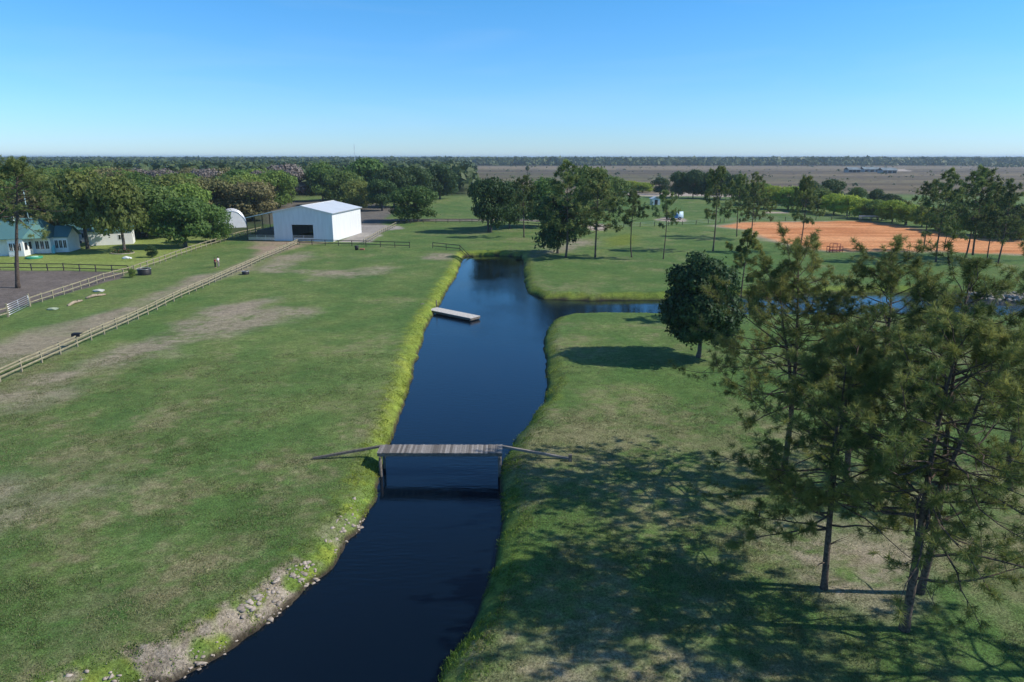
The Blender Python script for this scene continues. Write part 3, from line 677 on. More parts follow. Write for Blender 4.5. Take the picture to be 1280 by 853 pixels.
# palm-like lone tree in the field
gx, gy = G(659, 221); r0 = thing('palm_tree', 'lone cabbage palm standing in the brown field', 'palm tree', (gx, gy, 0)); Hh = at_depth(640, 209, gy)[2]
MB().tube([(0, 0, -.2), (.2, 0, Hh * .4), (.1, 0, Hh * .8)], [.35, .28, .26], 7).build('trunk', M['oakbark'], r0, True)
rng = np.random.default_rng(3); dv = rng.normal(0, 1, (160, 3)); dv /= np.linalg.norm(dv, axis=1)[:, None]
v, f, tt = leaf_cards(np.array([.1, 0, Hh * .85]) + dv * 1.6, dv, 1.0, rng, .35); mesh_np('crown', v, f, M['palm'], r0, cols=tt.astype(np.float32))

# distant woods: one uncountable mass per belt
def far_wood(name, label, cells, seed, m='forest', per=40):
    rng = np.random.default_rng(seed); Cs = []; Ns = []; Ss = []; Ts = []
    for (cx, cy, wd, ht) in cells:
        n = per; dv = rng.normal(0, 1, (n, 3)); dv[:, 2] = np.abs(dv[:, 2]) * .9 - .15; dv[:, 1] -= .15; dv /= np.linalg.norm(dv, axis=1)[:, None]
        Cs.append(np.array([cx, cy, ht * .42]) + dv * np.array([wd * .5, wd * .5, ht * .58]) * rng.uniform(.8, 1.08, n)[:, None]); Ns.append(dv); Ss.append(np.full(n, wd * .17))
        Ts.append(np.clip(rng.normal(rng.uniform(.1, .9), .12, n), 0, 1))
    Cs = np.concatenate(Cs); Ns = np.concatenate(Ns); Ss = np.concatenate(Ss); Ts = np.concatenate(Ts)
    v, f, tt = leaf_cards(Cs, Ns, Ss, rng, .8, .4, Ts)
    o = mesh_np(name, v, f, M[m], cols=tt.astype(np.float32)); return tag(o, label, 'woods', None, 'stuff')
cells = []
for i in range(5200):                       # left, from the woods to the horizon
    yy = 340 + 1300 * rs.random() ** 1.1; r_ = rs.uniform(-.95, -.06); xx = r_ * yy
    if vn < 0.0 if (vn := fbm(np.array([xx * .3]), np.array([yy]), 120, 2, 95)[0] - .36) else False: continue
    s = rs.uniform(.7, 1.25); cells.append((xx, yy, 13 * s + yy * .004, rs.uniform(8, 13.5)))
far_wood('distant_woods', 'rolling canopy of woods stretching away behind the left hand trees', cells, 1, per=34)
cells = []
for i in range(7500):                       # horizon belts
    yy = 1560 + 5500 * rs.random() ** 1.9; r_ = rs.uniform(-.95, .95); xx = r_ * yy
    vn = fbm(np.array([xx * .25]), np.array([yy]), 320, 2, 96)[0]
    if vn < .30 and yy > 1750: continue
    cells.append((xx, yy, rs.uniform(18, 34) + yy * .006, rs.uniform(9, 15.5)))
for i in range(260):
    yy = rs.uniform(1500, 1580); cells.append((rs.uniform(-.1, .9) * yy, yy, rs.uniform(14, 26), rs.uniform(5, 11)))
far_wood('horizon_woods', 'dark belt of woods along the horizon', cells, 2, per=26)
cells = []
for i in range(420):                        # scrub in the field
    yy = 360 + 1150 * rs.random(); xx = rs.uniform(-.05, .9) * yy
    s = rs.random() ** 3; cells.append((xx, yy, 1.5 + 4 * s, .8 + 3.0 * s))
for i in range(60):
    q = rs.random(); gx, gy = G(1208 + 90 * q, 208 + 2 * q); cells.append((gx + rs.uniform(-30, 30), gy + rs.uniform(-60, 60), rs.uniform(8, 15), rs.uniform(4, 7)))
far_wood('field_scrub', 'scattered bushes and low thickets in the brown field', cells, 4, per=16)

# ------------------------------------------------------------------ bank plants, grass, rubble (nobody could count them)
rng = np.random.default_rng(8)
def shore_points(n, y0, y1, dmin, dmax, xs=(-45, 70)):
    # denser towards the camera
    yy = y0 + (y1 - y0) * rng.random(n * 1) ** 1.6; xx = rng.uniform(xs[0], xs[1], n)
    xx = xx.clip(-(10 + .83 * yy), 10 + .83 * yy)
    dd = water_sd(xx, yy); k = (dd > dmin) & (dd < dmax); return xx[k], yy[k], dd[k]
def blades(xx, yy, zz, hgt, wd, nper, rng, lean=.6, tint=None):
    n = len(xx); m_ = n * nper; bx = np.repeat(xx, nper) + rng.normal(0, .07, m_); by = np.repeat(yy, nper) + rng.normal(0, .07, m_); bz = np.repeat(zz, nper) - .02
    h = np.repeat(hgt, nper) * rng.uniform(.5, 1.15, m_); a = rng.uniform(0, 6.283, m_); le = rng.uniform(.1, lean, m_) * h
    wv = wd * rng.uniform(.7, 1.3, m_); ca, sa = np.cos(a), np.sin(a); a2 = a + 1.57 + rng.normal(0, .5, m_); px_, py_ = np.cos(a2) * wv, np.sin(a2) * wv
    V = np.stack([np.stack([bx - px_, by - py_, bz], 1), np.stack([bx + px_, by + py_, bz], 1),
                  np.stack([bx + ca * le * .5 + px_ * .8, by + sa * le * .5 + py_ * .8, bz + h * .65], 1), np.stack([bx + ca * le, by + sa * le, bz + h], 1)], 1)
    F = np.arange(4 * m_).reshape(m_, 4); T = np.repeat(np.clip((rng.random(n) if tint is None else tint), 0, 1), nper) + rng.normal(0, .1, m_)
    return V.reshape(-1, 3), F, np.repeat(np.repeat(np.clip(T, 0, 1), 4)[:, None], 3, 1)
xx, yy, dd = shore_points(1500000, 18, 130, .02, 1.9)
keep = rng.random(len(xx)) < np.clip(1.0 - dd / 1.9, 0, 1) ** 1.5
keep &= ~((xx < -3.2) & (yy < 32) & (dd < 1.3) & (rng.random(len(xx)) < .8))
keep &= (xx < -2) | (rng.random(len(xx)) < .55)
keep &= (yy < 55) | (rng.random(len(xx)) < .5)
keep &= ~((dd < .9) & (fbm(xx, yy, 1.6, 2, 61) < .42))
xx, yy, dd = xx[keep], yy[keep], dd[keep]; zz = ground_z(xx, yy)
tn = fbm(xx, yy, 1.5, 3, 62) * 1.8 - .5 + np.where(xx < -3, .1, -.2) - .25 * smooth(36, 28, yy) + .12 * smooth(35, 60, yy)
hg = (.03 + .12 * fbm(xx, yy, 1.2, 2, 63)) * np.where(yy < 55, 1, .7)
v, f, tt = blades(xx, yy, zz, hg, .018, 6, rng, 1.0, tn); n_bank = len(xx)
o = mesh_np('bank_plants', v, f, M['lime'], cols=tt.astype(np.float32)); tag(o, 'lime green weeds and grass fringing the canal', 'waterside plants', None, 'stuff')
# pasture grass tufts near the camera
n = 260000; yy = 17 + 45 * rng.random(n) ** 1.15; xx = rng.uniform(-1, 1, n) * (5 + .80 * yy); dd = water_sd(xx, yy); k = dd > 1.0; xx, yy = xx[k], yy[k]
fb = fbm(xx, yy, 3.5, 3, 65); k = rng.random(len(xx)) < np.clip(fb * 2 - .45, .1, 1); xx, yy = xx[k], yy[k]
zz = ground_z(xx, yy); hg = .035 + .11 * fbm(xx, yy, 1.0, 2, 66) ** 1.5
v, f, tt = blades(xx, yy, zz, hg, .013, 4, rng, 1.3, fbm(xx, yy, 5, 3, 67) * 1.2 - .15 + rng.normal(0, .3, len(xx)))
o = mesh_np('pasture_grass', v, f, M['grass'], cols=tt.astype(np.float32)); tag(o, 'short grass tufts of the nearest pasture', 'grass', None, 'stuff')
# rubble along the near left bank
xx, yy, dd = shore_points(160000, 17, 36, -.15, 1.45, (-22, -3.2)); k = rng.random(len(xx)) < np.clip(1.0 - (yy - 30) / 5, 0, 1) * np.clip(fbm(xx, yy, 1.2, 2, 70) * 4 - 1.7, 0, 1) * (dd < 1.0) * .28; xx, yy, dd = xx[k], yy[k], dd[k]
zz = ground_z(xx, yy)
ico = np.array([(0, 0, 1), (.894, 0, .447), (.276, .851, .447), (-.724, .526, .447), (-.724, -.526, .447), (.276, -.851, .447), (.724, .526, -.447), (-.276, .851, -.447), (-.894, 0, -.447), (-.276, -.851, -.447), (.724, -.526, -.447), (0, 0, -1)])
icf = np.array([(0, 1, 2), (0, 2, 3), (0, 3, 4), (0, 4, 5), (0, 5, 1), (1, 6, 2), (2, 7, 3), (3, 8, 4), (4, 9, 5), (5, 10, 1), (6, 7, 2), (7, 8, 3), (8, 9, 4), (9, 10, 5), (10, 6, 1), (6, 11, 7), (7, 11, 8), (8, 11, 9), (9, 11, 10), (10, 11, 6)])
s = .015 + .13 * rng.random(len(xx)) ** 4
V = (ico[None] * rng.uniform(.5, 1.4, (len(xx), 12, 1))) * (s[:, None] * rng.uniform(.7, 1.4, (len(xx), 3)))[:, None, :] * np.array([1.1, 1, .5]) + np.stack([xx, yy, zz + s * .02], 1)[:, None, :]
F_ = (icf[None] + (np.arange(len(xx)) * 12)[:, None, None]).reshape(-1, 3)
o = mesh_np('bank_rubble', V.reshape(-1, 3), F_, M['stone']); tag(o, 'pale broken rubble on the near left bank', 'stones', None, 'stuff'); n_rub = len(xx)
# rubble on the far inlet bank at the right
n = 700; ty_ = rng.random(n); q = [G(1150 + 160 * a, 364 + 8 * a - 4 * b_, 0) for a, b_ in zip(ty_, rng.random(n))]
xx = np.array([a for a, b_ in q]); yy = np.array([b_ for a, b_ in q]); zz = ground_z(xx, yy); s = .15 + .25 * rng.random(n)
V = ico[None] * s[:, None, None] * np.array([1, 1, .7]) * rng.uniform(.7, 1.3, (n, 12, 1)) + np.stack([xx, yy, zz + .05], 1)[:, None, :]
o = mesh_np('inlet_rubble', V.reshape(-1, 3), (icf[None] + (np.arange(n) * 12)[:, None, None]).reshape(-1, 3), M['stone']); tag(o, 'grey rubble on the far bank of the inlet at the right', 'stones', None, 'stuff')

# ------------------------------------------------------------------ footbridge
plk = bpy.data.materials.new('bridge_planks'); plk.use_nodes = True; t = plk.node_tree; L = t.links; b = t.nodes['Principled BSDF']; b.inputs['Roughness'].default_value = .85
ge = t.nodes.new('ShaderNodeTexCoord'); mpn = t.nodes.new('ShaderNodeMapping'); mpn.inputs['Scale'].default_value = (6.9, .6, 1)
L.new(ge.outputs['Object'], mpn.inputs[0]); sx = t.nodes.new('ShaderNodeSeparateXYZ'); L.new(mpn.outputs[0], sx.inputs[0])
fl = t.nodes.new('ShaderNodeMath'); fl.operation = 'FLOOR'; L.new(sx.outputs[0], fl.inputs[0]); wn = t.nodes.new('ShaderNodeTexWhiteNoise'); wn.noise_dimensions = '1D'; L.new(fl.outputs[0], wn.inputs['W'])
cr_ = t.nodes.new('ShaderNodeValToRGB'); cr_.color_ramp.elements[0].color = (.17, .15, .13, 1); cr_.color_ramp.elements[1].color = (.46, .42, .38, 1); L.new(wn.outputs[0], cr_.inputs[0])
nz = t.nodes.new('ShaderNodeTexNoise'); nz.inputs['Scale'].default_value = 7; L.new(ge.outputs['Object'], nz.inputs['Vector']); mxn = t.nodes.new('ShaderNodeMix'); mxn.data_type = 'RGBA'; mxn.blend_type = 'MULTIPLY'; mxn.inputs[0].default_value = .5
L.new(cr_.outputs[0], mxn.inputs[6]); L.new(nz.outputs[0], mxn.inputs[7]); L.new(mxn.outputs[2], b.inputs['Base Color'])
DZ = 0.72
bl = G(471, 566, DZ); brr = G(628, 567, DZ); by0 = (bl[1] + brr[1]) / 2; bw = 1.25; x0, x1 = bl[0], brr[0]
bx_ = (x0 + x1) / 2; hl = (x1 - x0) / 2
br = thing('footbridge', 'weathered plank footbridge crossing the canal with sloping side ramps', 'footbridge', (bx_, by0, 0))
mb = MB(); npl = int(2 * hl / .145)
rr = random.Random(4)
for i in range(npl):
    a = -hl + i * (2 * hl / npl); j = rr.uniform(-.03, .03); mb.box(a + .006, a + 2 * hl / npl - .006, j, bw + j, DZ - .04 + rr.uniform(-.004, .004), DZ + rr.uniform(-.004, .006))
mb.build('deck', plk, br)
for yy_ in (.07, bw - .07): MB().box(-hl + .02, hl - .02, yy_ - .045, yy_ + .045, DZ - .24, DZ - .047).build('side_beam', M['oldwood'], br, bevel=.008)
for s_ in (-1, 1):
    MB().box(s_ * (hl - .18) - .06, s_ * (hl - .18) + .06, -.10, bw + .10, DZ - .40, DZ - .243).build('crossbeam', M['oldwood'], br, bevel=.008)
    for yy_ in (.05, bw - .05): MB().tube([(s_ * (hl - .18), yy_, -2.0), (s_ * (hl - .18), yy_, DZ - .403)], .10, 10).build('post', M['oldwood'], br, True)
    ex = 4.1
    gx_, gy_ = bx_ + s_ * (hl + ex), by0 + .5
    zg = gz(gx_, gy_) + .06
    mb = MB()
    for yo in (bw - .2,): mb.beam((s_ * (hl - .05), yo, DZ - .03), (s_ * (hl + ex), yo - .35, zg), .16, .14)
    mb.build('ramp', M['greywood'] if s_ > 0 else M['oldwood'], br, bevel=.008)  # left ramp slopes away from the sun: its shade is put into darker wood
MB().box(hl + 4.05, hl + 4.25, .35, .55, -.2, .42).build('ramp_post', M['oldwood'], br)

# ------------------------------------------------------------------ floating dock
pz = WZ + .42
a_ = G(534, 387, pz); b_ = G(588, 398, pz); c_ = G(597, 391.5, pz)
ax = Vector((b_[0] - a_[0], b_[1] - a_[1], 0)); Ld = ax.length; ang = math.atan2(ax.y, ax.x)
dk = thing('dock', 'pale plank dock reaching from the left bank out over the canal', 'dock', (a_[0], a_[1], 0), ang)
wdk = 1.7; mb = MB(); n = int(Ld / .15)
for i in range(n): mb.box(i * Ld / n + .006, (i + 1) * Ld / n - .006, 0, wdk, pz - .05, pz + rr.uniform(-.004, .004))
mb.build('deck', M['plank'], dk)
for yy_ in (.04, wdk - .04): MB().box(0, Ld, yy_ - .04, yy_ + .04, pz - .30, pz - .053).build('side_beam', M['oldwood'], dk)
MB().box(Ld - .06, Ld + .03, .09, wdk - .09, pz - .30, pz - .053).build('end_beam', M['oldwood'], dk)
for xx_ in (.3, Ld * .5, Ld - .2):
    for yy_ in (.16, wdk - .16): MB().tube([(xx_, yy_, WZ - 1.5), (xx_, yy_, pz - .056)], .09, 8).build('post', M['oldwood'], dk, True)
MB().beam((-1.5, .5, .02), (.05, .5, pz - .03), .5, .05).build('gangplank', M['oldwood'], dk)
MB().tube([(-.2, wdk + .1, -.7), (-.2, wdk + .1, .45)], .07, 8).build('mooring_post', M['oldwood'], dk, True)

# ------------------------------------------------------------------ fences
def fence(label, pts, mt, post_gap=2.4, hgt=1.2, rails=(.45, .85, 1.12), pr=.065, rail_h=.13, rail_w=.04, name='rail_fence', wire=False, group=None):
    ox, oy = pts[0]; root = thing(name, label, 'fence', (ox, oy, 0), group=group)
    P2 = [Vector((a - ox, b_ - oy, 0)) for a, b_ in pts]; posts = []
    for a, b_ in zip(P2[:-1], P2[1:]):
        n = max(1, round((b_ - a).length / post_gap)); posts += [a.lerp(b_, i / n) for i in range(n)]
    posts.append(P2[-1]); first = None; frng = random.Random(len(posts))
    Z = [gz(p.x + ox, p.y + oy) for p in posts]
    for p, zg in zip(posts[:100], Z):
        if first is None: first = c = MB().box(-pr, pr, -pr, pr, -.3, hgt).build('post', mt, root)
        else: c = first.copy(); COL.objects.link(c); c.parent = root
        c.location = (p.x, p.y, zg); c.rotation_euler = (frng.gauss(0, .015), frng.gauss(0, .015), frng.gauss(0, .1)); c.scale = (1, 1, frng.uniform(.95, 1.05))
    for h in rails:
        mb = MB()
        for i in range(len(posts) - 1):
            a, b_ = posts[i], posts[i + 1]; nn = (b_ - a).cross(Vector((0, 0, 1))).normalized() * (pr + rail_w * .55)
            ja, jb = frng.uniform(-.02, .02), frng.uniform(-.02, .02)
            if wire: mb.beam((a.x, a.y, Z[i] + h), (b_.x, b_.y, Z[i + 1] + h), .025, .025)
            else: mb.beam(Vector((a.x, a.y, Z[i] + h + ja)) + nn, Vector((b_.x, b_.y, Z[i + 1] + h + jb)) + nn, rail_w, rail_h)
        mb.build('wire' if wire else 'rail', mt if not wire else M['galv'], root)
    return root
fence('long pale rail fence between the sandy lane and the big pasture', P([(-60, 503), (0, 477), (97, 434), (160, 405), (269, 353), (330, 325), (372, 306)]), M['rail'])
fence('pale rail fence along the left side of the lane, right part beyond the trough', P([(168, 341), (200, 329), (245, 313), (281, 302), (300, 296), (326, 290)]), M['rail'], rails=(.5, 1.1))
fence('pale rail fence between lane and dark paddock, between gate and trough', P([(38, 383), (80, 369), (130, 351), (166, 342)]), M['rail'], rails=(.5, 1.1))
fence('short piece of rail fence left of the metal gate', P([(-60, 417), (10, 397)]), M['rail'], rails=(.5, 1.1))
fence('dark two rail fence between lawn and paddock', P([(-80, 337), (0, 338), (80, 339), (161, 341.5)]), M['darkrail'], rails=(.5, 1.15), post_gap=3)
fence('dark two rail fence in front of the barn at the end of the big pasture', P([(374, 306), (440, 308), (512, 310.5)]), M['darkrail'], rails=(.5, 1.15), post_gap=3)
fence('dark rail fence curving down to the head of the canal', P([(541, 311), (575, 314), (600, 318), (617, 319), (640, 318.5)]), M['darkrail'], rails=(.5, 1.15), post_gap=3)
fence('pale rail fence running back from the right side of the barn', P([(455, 306), (470, 297), (482, 290), (495, 283)]), M['rail'], rails=(.5, 1.1))
fence('dark rail fence along the farm road behind the big pasture', P([(497, 280), (545, 279), (590, 279), (660, 284), (700, 287)]), M['darkrail'], rails=(.5, 1.1), post_gap=4)
fence('thin wire fence across the far green', P([(738, 286), (800, 284), (870, 281), (900, 279)]), M['darkrail'], rails=(.4, .8, 1.2), post_gap=5, wire=True, name='wire_fence')
fence('thin wire fence along the far side of the clay arena', P([(905, 278.5), (1000, 276), (1078, 275)]), M['darkrail'], rails=(.4, .8, 1.2), post_gap=5, wire=True, name='wire_fence')
fence('distant wire fence beside the sandy road', P([(780, 249), (860, 249.5), (940, 251)]), M['darkrail'], rails=(.6, 1.2), post_gap=7, wire=True, name='wire_fence', pr=.09)
# metal gate
a_ = G(10.5, 397); b_ = G(37.5, 383.5); v_ = Vector((b_[0] - a_[0], b_[1] - a_[1], 0)); Lg = v_.length
gt = thing('farm_gate', 'silver tubular metal gate between lane and dark paddock', 'gate', (a_[0], a_[1], gz(*a_)), math.atan2(v_.y, v_.x))
mb = MB(); mb.tube([(0.1, 0, .15), (.1, 0, 1.45)], .03, 6); mb.tube([(Lg - .1, 0, .15), (Lg - .1, 0, 1.45)], .03, 6); mb.tube([(Lg / 2, 0, .15), (Lg / 2, 0, 1.45)], .025, 6); mb.build('gate_frame', M['galv'], gt, True)
for k in range(6): MB().tube([(.1, 0, .2 + k * .24), (Lg - .1, 0, .2 + k * .24)], .028, 6).build('bar', M['galv'], gt, True)
for xx_ in (0, Lg): MB().box(xx_ - .09, xx_ + .09, -.09, .09, -.3, 1.6).build('gate_post', M['rail'], gt)

# ------------------------------------------------------------------ steel barn
A = Vector((*G(350, 300), 0)); B = Vector((*G(417, 302.5), 0)); C_ = Vector((*G(447, 290), 0))
vx = (B - A); Wb = vx.length; ang = R(-7.0)
Lb_ = 18.5
ez = at_depth(417, 267, B.y)[2]; az_ = at_depth(382, 257.5, (A.y + B.y) / 2)[2]
barn = thing('steel_barn', 'white ribbed steel barn with open lean-to on its left side', 'barn', (B.x, B.y, gz(B.x, B.y)), ang)
# local: x from -Wb to 0, y from 0 (front) to Lb_
dx0, dx1, dz1 = -Wb * .69, -Wb * .33, 3.6
mx_ = -Wb / 2; lz = ez + .15
fw = MB()
fw.slab([(-Wb, 0, 0), (dx0, 0, 0), (dx0, 0, dz1), (-Wb, 0, dz1)][::-1], (0, .08, 0)); fw.slab([(dx1, 0, 0), (0, 0, 0), (0, 0, dz1), (dx1, 0, dz1)][::-1], (0, .08, 0))
fw.slab([(-Wb, 0, dz1), (0, 0, dz1), (0, 0, ez), (mx_, 0, az_), (-Wb, 0, lz)][::-1], (0, .08, 0)); fw.build('front_wall', M['steelwall'], barn)
MB().slab([(0, 0.083, 0), (0, Lb_ - .083, 0), (0, Lb_ - .083, ez), (0, .083, ez)], (-.08, 0, 0)).build('side_wall', M['steelwall_side'], barn)
MB().slab([(-Wb, 0.083, 0), (-Wb, Lb_ - .083, 0), (-Wb, Lb_ - .083, lz), (-Wb, .083, lz)], (.08, 0, 0)).build('side_wall', M['steelwall_side'], barn)
bw_ = MB(); bw_.slab([(-Wb, Lb_, 0), (0, Lb_, 0), (0, Lb_, ez), (mx_, Lb_, az_), (-Wb, Lb_, lz)], (0, -.08, 0)); bw_.build('back_wall', M['steelwall'], barn)
sl_r = (az_ - ez) / (Wb / 2); sl_l = (az_ - lz) / (Wb / 2)
MB().slab([(mx_, -.35, az_ + .08), (.35, -.35, ez + .08 - .35 * sl_r), (.35, Lb_ + .3, ez + .08 - .35 * sl_r), (mx_, Lb_ + .3, az_ + .08)], (0, 0, -.07)).build('roof_panel', M['steelroof'], barn)
ll = 6.4; zl = lz - ll * .21 + .08
MB().slab([(mx_ - .004, -.35, az_ + .08), (mx_ - .004, Lb_ + .3, az_ + .08), (-Wb, Lb_ + .3, lz + .08), (-Wb, -.35, lz + .08)], (0, 0, -.07)).build('roof_panel', M['steelroof'], barn)
MB().slab([(-Wb - .004, -.35, lz + .08), (-Wb - .004, Lb_ + .3, lz + .08), (-Wb - ll, Lb_ + .3, zl), (-Wb - ll, -.35, zl)], (0, 0, -.07)).build('lean_to_roof', M['steelroof'], barn)
MB().beam((mx_, -.36, az_ + .10), (mx_, Lb_ + .31, az_ + .10), .4, .05).build('ridge_cap', M['white'], barn)
trm = MB(); trm.beam((mx_, -.37, az_ + .02), (.36, -.37, ez - .06 - .2 * sl_r), .03, .18); trm.beam((mx_, -.37, az_ + .02), (-Wb, -.37, lz + .02), .03, .16); trm.beam((-Wb, -.37, lz + .02), (-Wb - ll, -.37, zl - .06), .03, .16); trm.build('roof_trim', M['white'], barn)
MB().beam((.37, -.35, ez - .35 * sl_r), (.37, Lb_ + .3, ez - .35 * sl_r), .03, .16).build('gutter', M['galv'], barn)
def panel(x0, x1, yl, nm='stall_panel'):
    mb = MB(); mb.box(x0, x1, yl - .02, yl + .02, .1, .75)
    for z_ in (.95, 1.2): mb.box(x0, x1, yl - .02, yl + .02, z_ - .03, z_ + .03)
    n = max(2, round((x1 - x0) / 2.2))
    for i in range(n + 1): q = x0 + (x1 - x0) * i / n; mb.box(q - .04, q + .04, yl - .04, yl + .04, 0, 1.25)
    mb.build(nm, M['galv'], barn)
panel(dx0 + .1, dx1 - .1, .25); panel(-Wb - ll + .15, -Wb - .1, .1)
for i in range(6):
    yy_ = .1 + i * (Lb_ - .2) / 5; zt = zl - .1
    MB().box(-Wb - ll + .05, -Wb - ll + .2, yy_ - .075, yy_ + .075, -.2, zt).build('post', M['darkrail'], barn)
for i in (0, 1): MB().box(-Wb - ll + .2, -Wb - .09, Lb_ - .1, Lb_ + .02, 1.2 + i * 1.2, 1.3 + i * 1.2).build('back_rail', M['darkrail'], barn)
for q in (-Wb - ll * .75, -Wb - ll * .5, -Wb - ll * .25): MB().box(q - .07, q + .07, Lb_ - .16, Lb_ - .02, -.2, zl + (q + Wb + ll) * .21 - .1).build('post', M['darkrail'], barn)
MB().box(-Wb - ll + .3, -Wb - .2, 4.0, Lb_ - 2, 0, 1.9).build('hay_stack', M['oldwood'], barn)

# white tunnel shed
a_ = G(297, 285); b_ = G(302, 279)
ts = thing('tunnel_shed', 'white rounded tunnel shed half hidden behind the small bright oak', 'shed', (G(291, 285)[0], G(291, 285)[1], 0), R(22))
mb = MB(); r_ = 3.6; Lt = 11; prev = None; ring = [(r_ * math.cos(a), 4.3 * math.sin(a)) for a in [math.pi * k / 16 for k in range(17)]]
b0 = len(mb.v)
for yy_ in (0, Lt):
    for (p, q) in ring: mb.v.append((p, yy_, q))
for k in range(16): mb.f.append((k, k + 1, 17 + k + 1, 17 + k))
mb.build('cover', mat('white_tarp', (.82, .82, .80), .6, noise=.8, vary=.06), ts, True)
mb = MB(); mb.poly([(p, .06, q) for p, q in ring]); mb.build('end_wall', M['white'], ts)
mb = MB()
for k in range(6): yy_ = .02 + k * (Lt - .04) / 5; mb.tube([(p * 1.006, yy_, q * 1.006) for p, q in ring], .05, 5)
mb.build('hoop', M['galv'], ts, True)

# ------------------------------------------------------------------ houses on the left
def window(parent, x, y, z, wd, ht, face='y'):
    mb = MB(); e = .07
    if face == 'y':
        mb.box(x, x + wd, y - .05, y, z, z + e); mb.box(x, x + wd, y - .05, y, z + ht - e, z + ht); mb.box(x, x + e, y - .05, y, z + e, z + ht - e); mb.box(x + wd - e, x + wd, y - .05, y, z + e, z + ht - e)
        mb.box(x + wd / 2 - .03, x + wd / 2 + .03, y - .045, y, z + e, z + ht - e)
        fr = mb.build('window', M['white'], parent); MB().box(x + e * .9, x + wd - e * .9, y - .025, y - .004, z + e * .9, z + ht - e * .9).build('pane', M['glass'], fr)
    else:
        mb.box(x, x + .05, y, y + wd, z, z + e); mb.box(x, x + .05, y, y + wd, z + ht - e, z + ht); mb.box(x, x + .05, y, y + e, z + e, z + ht - e); mb.box(x, x + .05, y + wd - e, y + wd, z + e, z + ht - e)
        fr = mb.build('window', M['white'], parent); MB().box(x + .004, x + .025, y + e * .9, y + wd - e * .9, z + e * .9, z + ht - e * .9).build('pane', M['glass'], fr)
hx, hy = G(12, 321); yaw = R(9)
hs_ = thing('farm_house', 'white farm house with large green metal roof at the left edge', 'house', (hx, hy, 0), yaw)
hs_.scale = (.62, .85, 1.0)
MB().box(-12, -.02, 1.2, 11, 0, 3.0).build('wall', M['siding'], hs_)
MB().box(0, 4.2, 0, 4.6, 0, 3.3).build('sunroom', M['white'], hs_)
for x_ in (.35, 1.5, 2.65): window(hs_, x_, 0, 1.0, 1.0, 1.5)
window(hs_, 4.2, .5, 1.0, 1.3, 1.5, 'x'); window(hs_, 4.2, 2.3, 1.0, 1.3, 1.5, 'x')
MB().box(.002, 9, 4.605, 12, 0, 3.0).build('wall', M['siding'], hs_)
for x_ in (4.6, 6.0, 7.4): window(hs_, x_, 4.6, .8, 1.1, 1.6)
MB().box(9.01, 13, 6.0, 12, 0, 2.9).build('wall', M['siding'], hs_)
for x_ in (9.3, 10.5, 11.7): window(hs_, x_, 6.0, .8, 1.0, 1.6)
rf = MB()   # hipped main roof, built as closed slabs
ez_ = 3.05
rf.slab([(-13, -.3, ez_), (4.6, -.5, ez_ + .3), (5.2, 7.5, 6.6), (-8, 7.5, 6.6)], (0, 0, -.08))
rf.slab([(4.6, -.5, ez_ + .3), (9.4, 4.0, ez_), (9.4, 12.6, ez_), (5.2, 7.5, 6.6)], (0, 0, -.08))
rf.slab([(-13, 13, ez_), (-8, 7.5, 6.6), (5.2, 7.5, 6.6), (9.4, 12.6, ez_)], (0, 0, -.08))
rf.slab([(-13, -.3, ez_), (-8, 7.5, 6.6), (-13, 13, ez_)], (0, 0, -.08))
rf.build('roof', M['greenroof'], hs_)
r2 = MB(); r2.slab([(9.42, 5.6, 2.95), (13.6, 5.6, 2.95), (13.6, 9.2, 4.9), (8.2, 9.2, 4.9)], (0, 0, -.08)); r2.slab([(8.2, 9.2, 4.9), (13.6, 9.2, 4.9), (13.6, 12.8, 2.95), (9.42, 12.8, 2.95)], (0, 0, -.08)); r2.build('wing_roof', M['greenroof'], hs_)
MB().slab([(13.0, 6.0, 2.85), (13.0, 12.0, 2.85), (13.0, 9.2, 4.7)], (-.1, 0, 0)).build('gable', M['white'], hs_)
MB().box(4.25, 9.2, 3.9, 4.55, 2.75, 2.9).build('porch_roof_edge', M['white'], hs_)
MB().tube([(3.6, 5.2, 5.4), (3.6, 5.2, 12.2)], .12, 8).build('vent_pipe', mat('blue_grey_pipe', (.30, .42, .46), .5), hs_, True)
MB().tube([(-1.5, 6.2, 6.0), (-1.5, 6.2, 6.9)], .3, 8).build('roof_vent', M['white'], hs_, True)
gx, gy = G(80, 304)
cb_ = thing('cottage', 'grey and white cottage with green roof behind the big spreading oak', 'house', (gx, gy + 1, 0), R(5))
MB().box(0, 5.5, 0, 6, 0, 2.8).build('wall', mat('grey_siding', (.42, .42, .43), .8, noise=1, vary=.1), cb_)
for x_ in (1.0, 3.2): window(cb_, x_, 0, .9, 1.1, 1.2)
mb = MB(); mb.slab([(-.4, -.4, 2.8), (5.9, -.4, 2.8), (5.9, 3, 4.7), (-.4, 3, 4.7)], (0, 0, -.07)); mb.slab([(-.4, 3, 4.7), (5.9, 3, 4.7), (5.9, 6.4, 2.8), (-.4, 6.4, 2.8)], (0, 0, -.07)); mb.build('roof', M['greenroof'], cb_)
gx, gy = G(147, 306)
wh = thing('garden_house', 'small white outbuilding behind the oak in the flower bed', 'shed', (gx, gy, 0), R(24))
MB().box(-5.5, 3.0, 0, 5, 0, 2.9).build('wall', M['white'], wh)
mb = MB(); mb.slab([(-5.8, -.3, 2.9), (3.3, -.3, 2.9), (3.3, 2.5, 4.1), (-5.8, 2.5, 4.1)], (0, 0, -.07)); mb.slab([(-5.8, 2.5, 4.1), (3.3, 2.5, 4.1), (3.3, 5.3, 2.9), (-5.8, 5.3, 2.9)], (0, 0, -.07)); mb.build('roof', M['greenroof'], wh)
window(wh, .3, 0, 1, 1.0, 1.1); window(wh, 3.0, 1.8, 1, 1.1, 1.1, 'x')
gx, gy = G(183, 292)
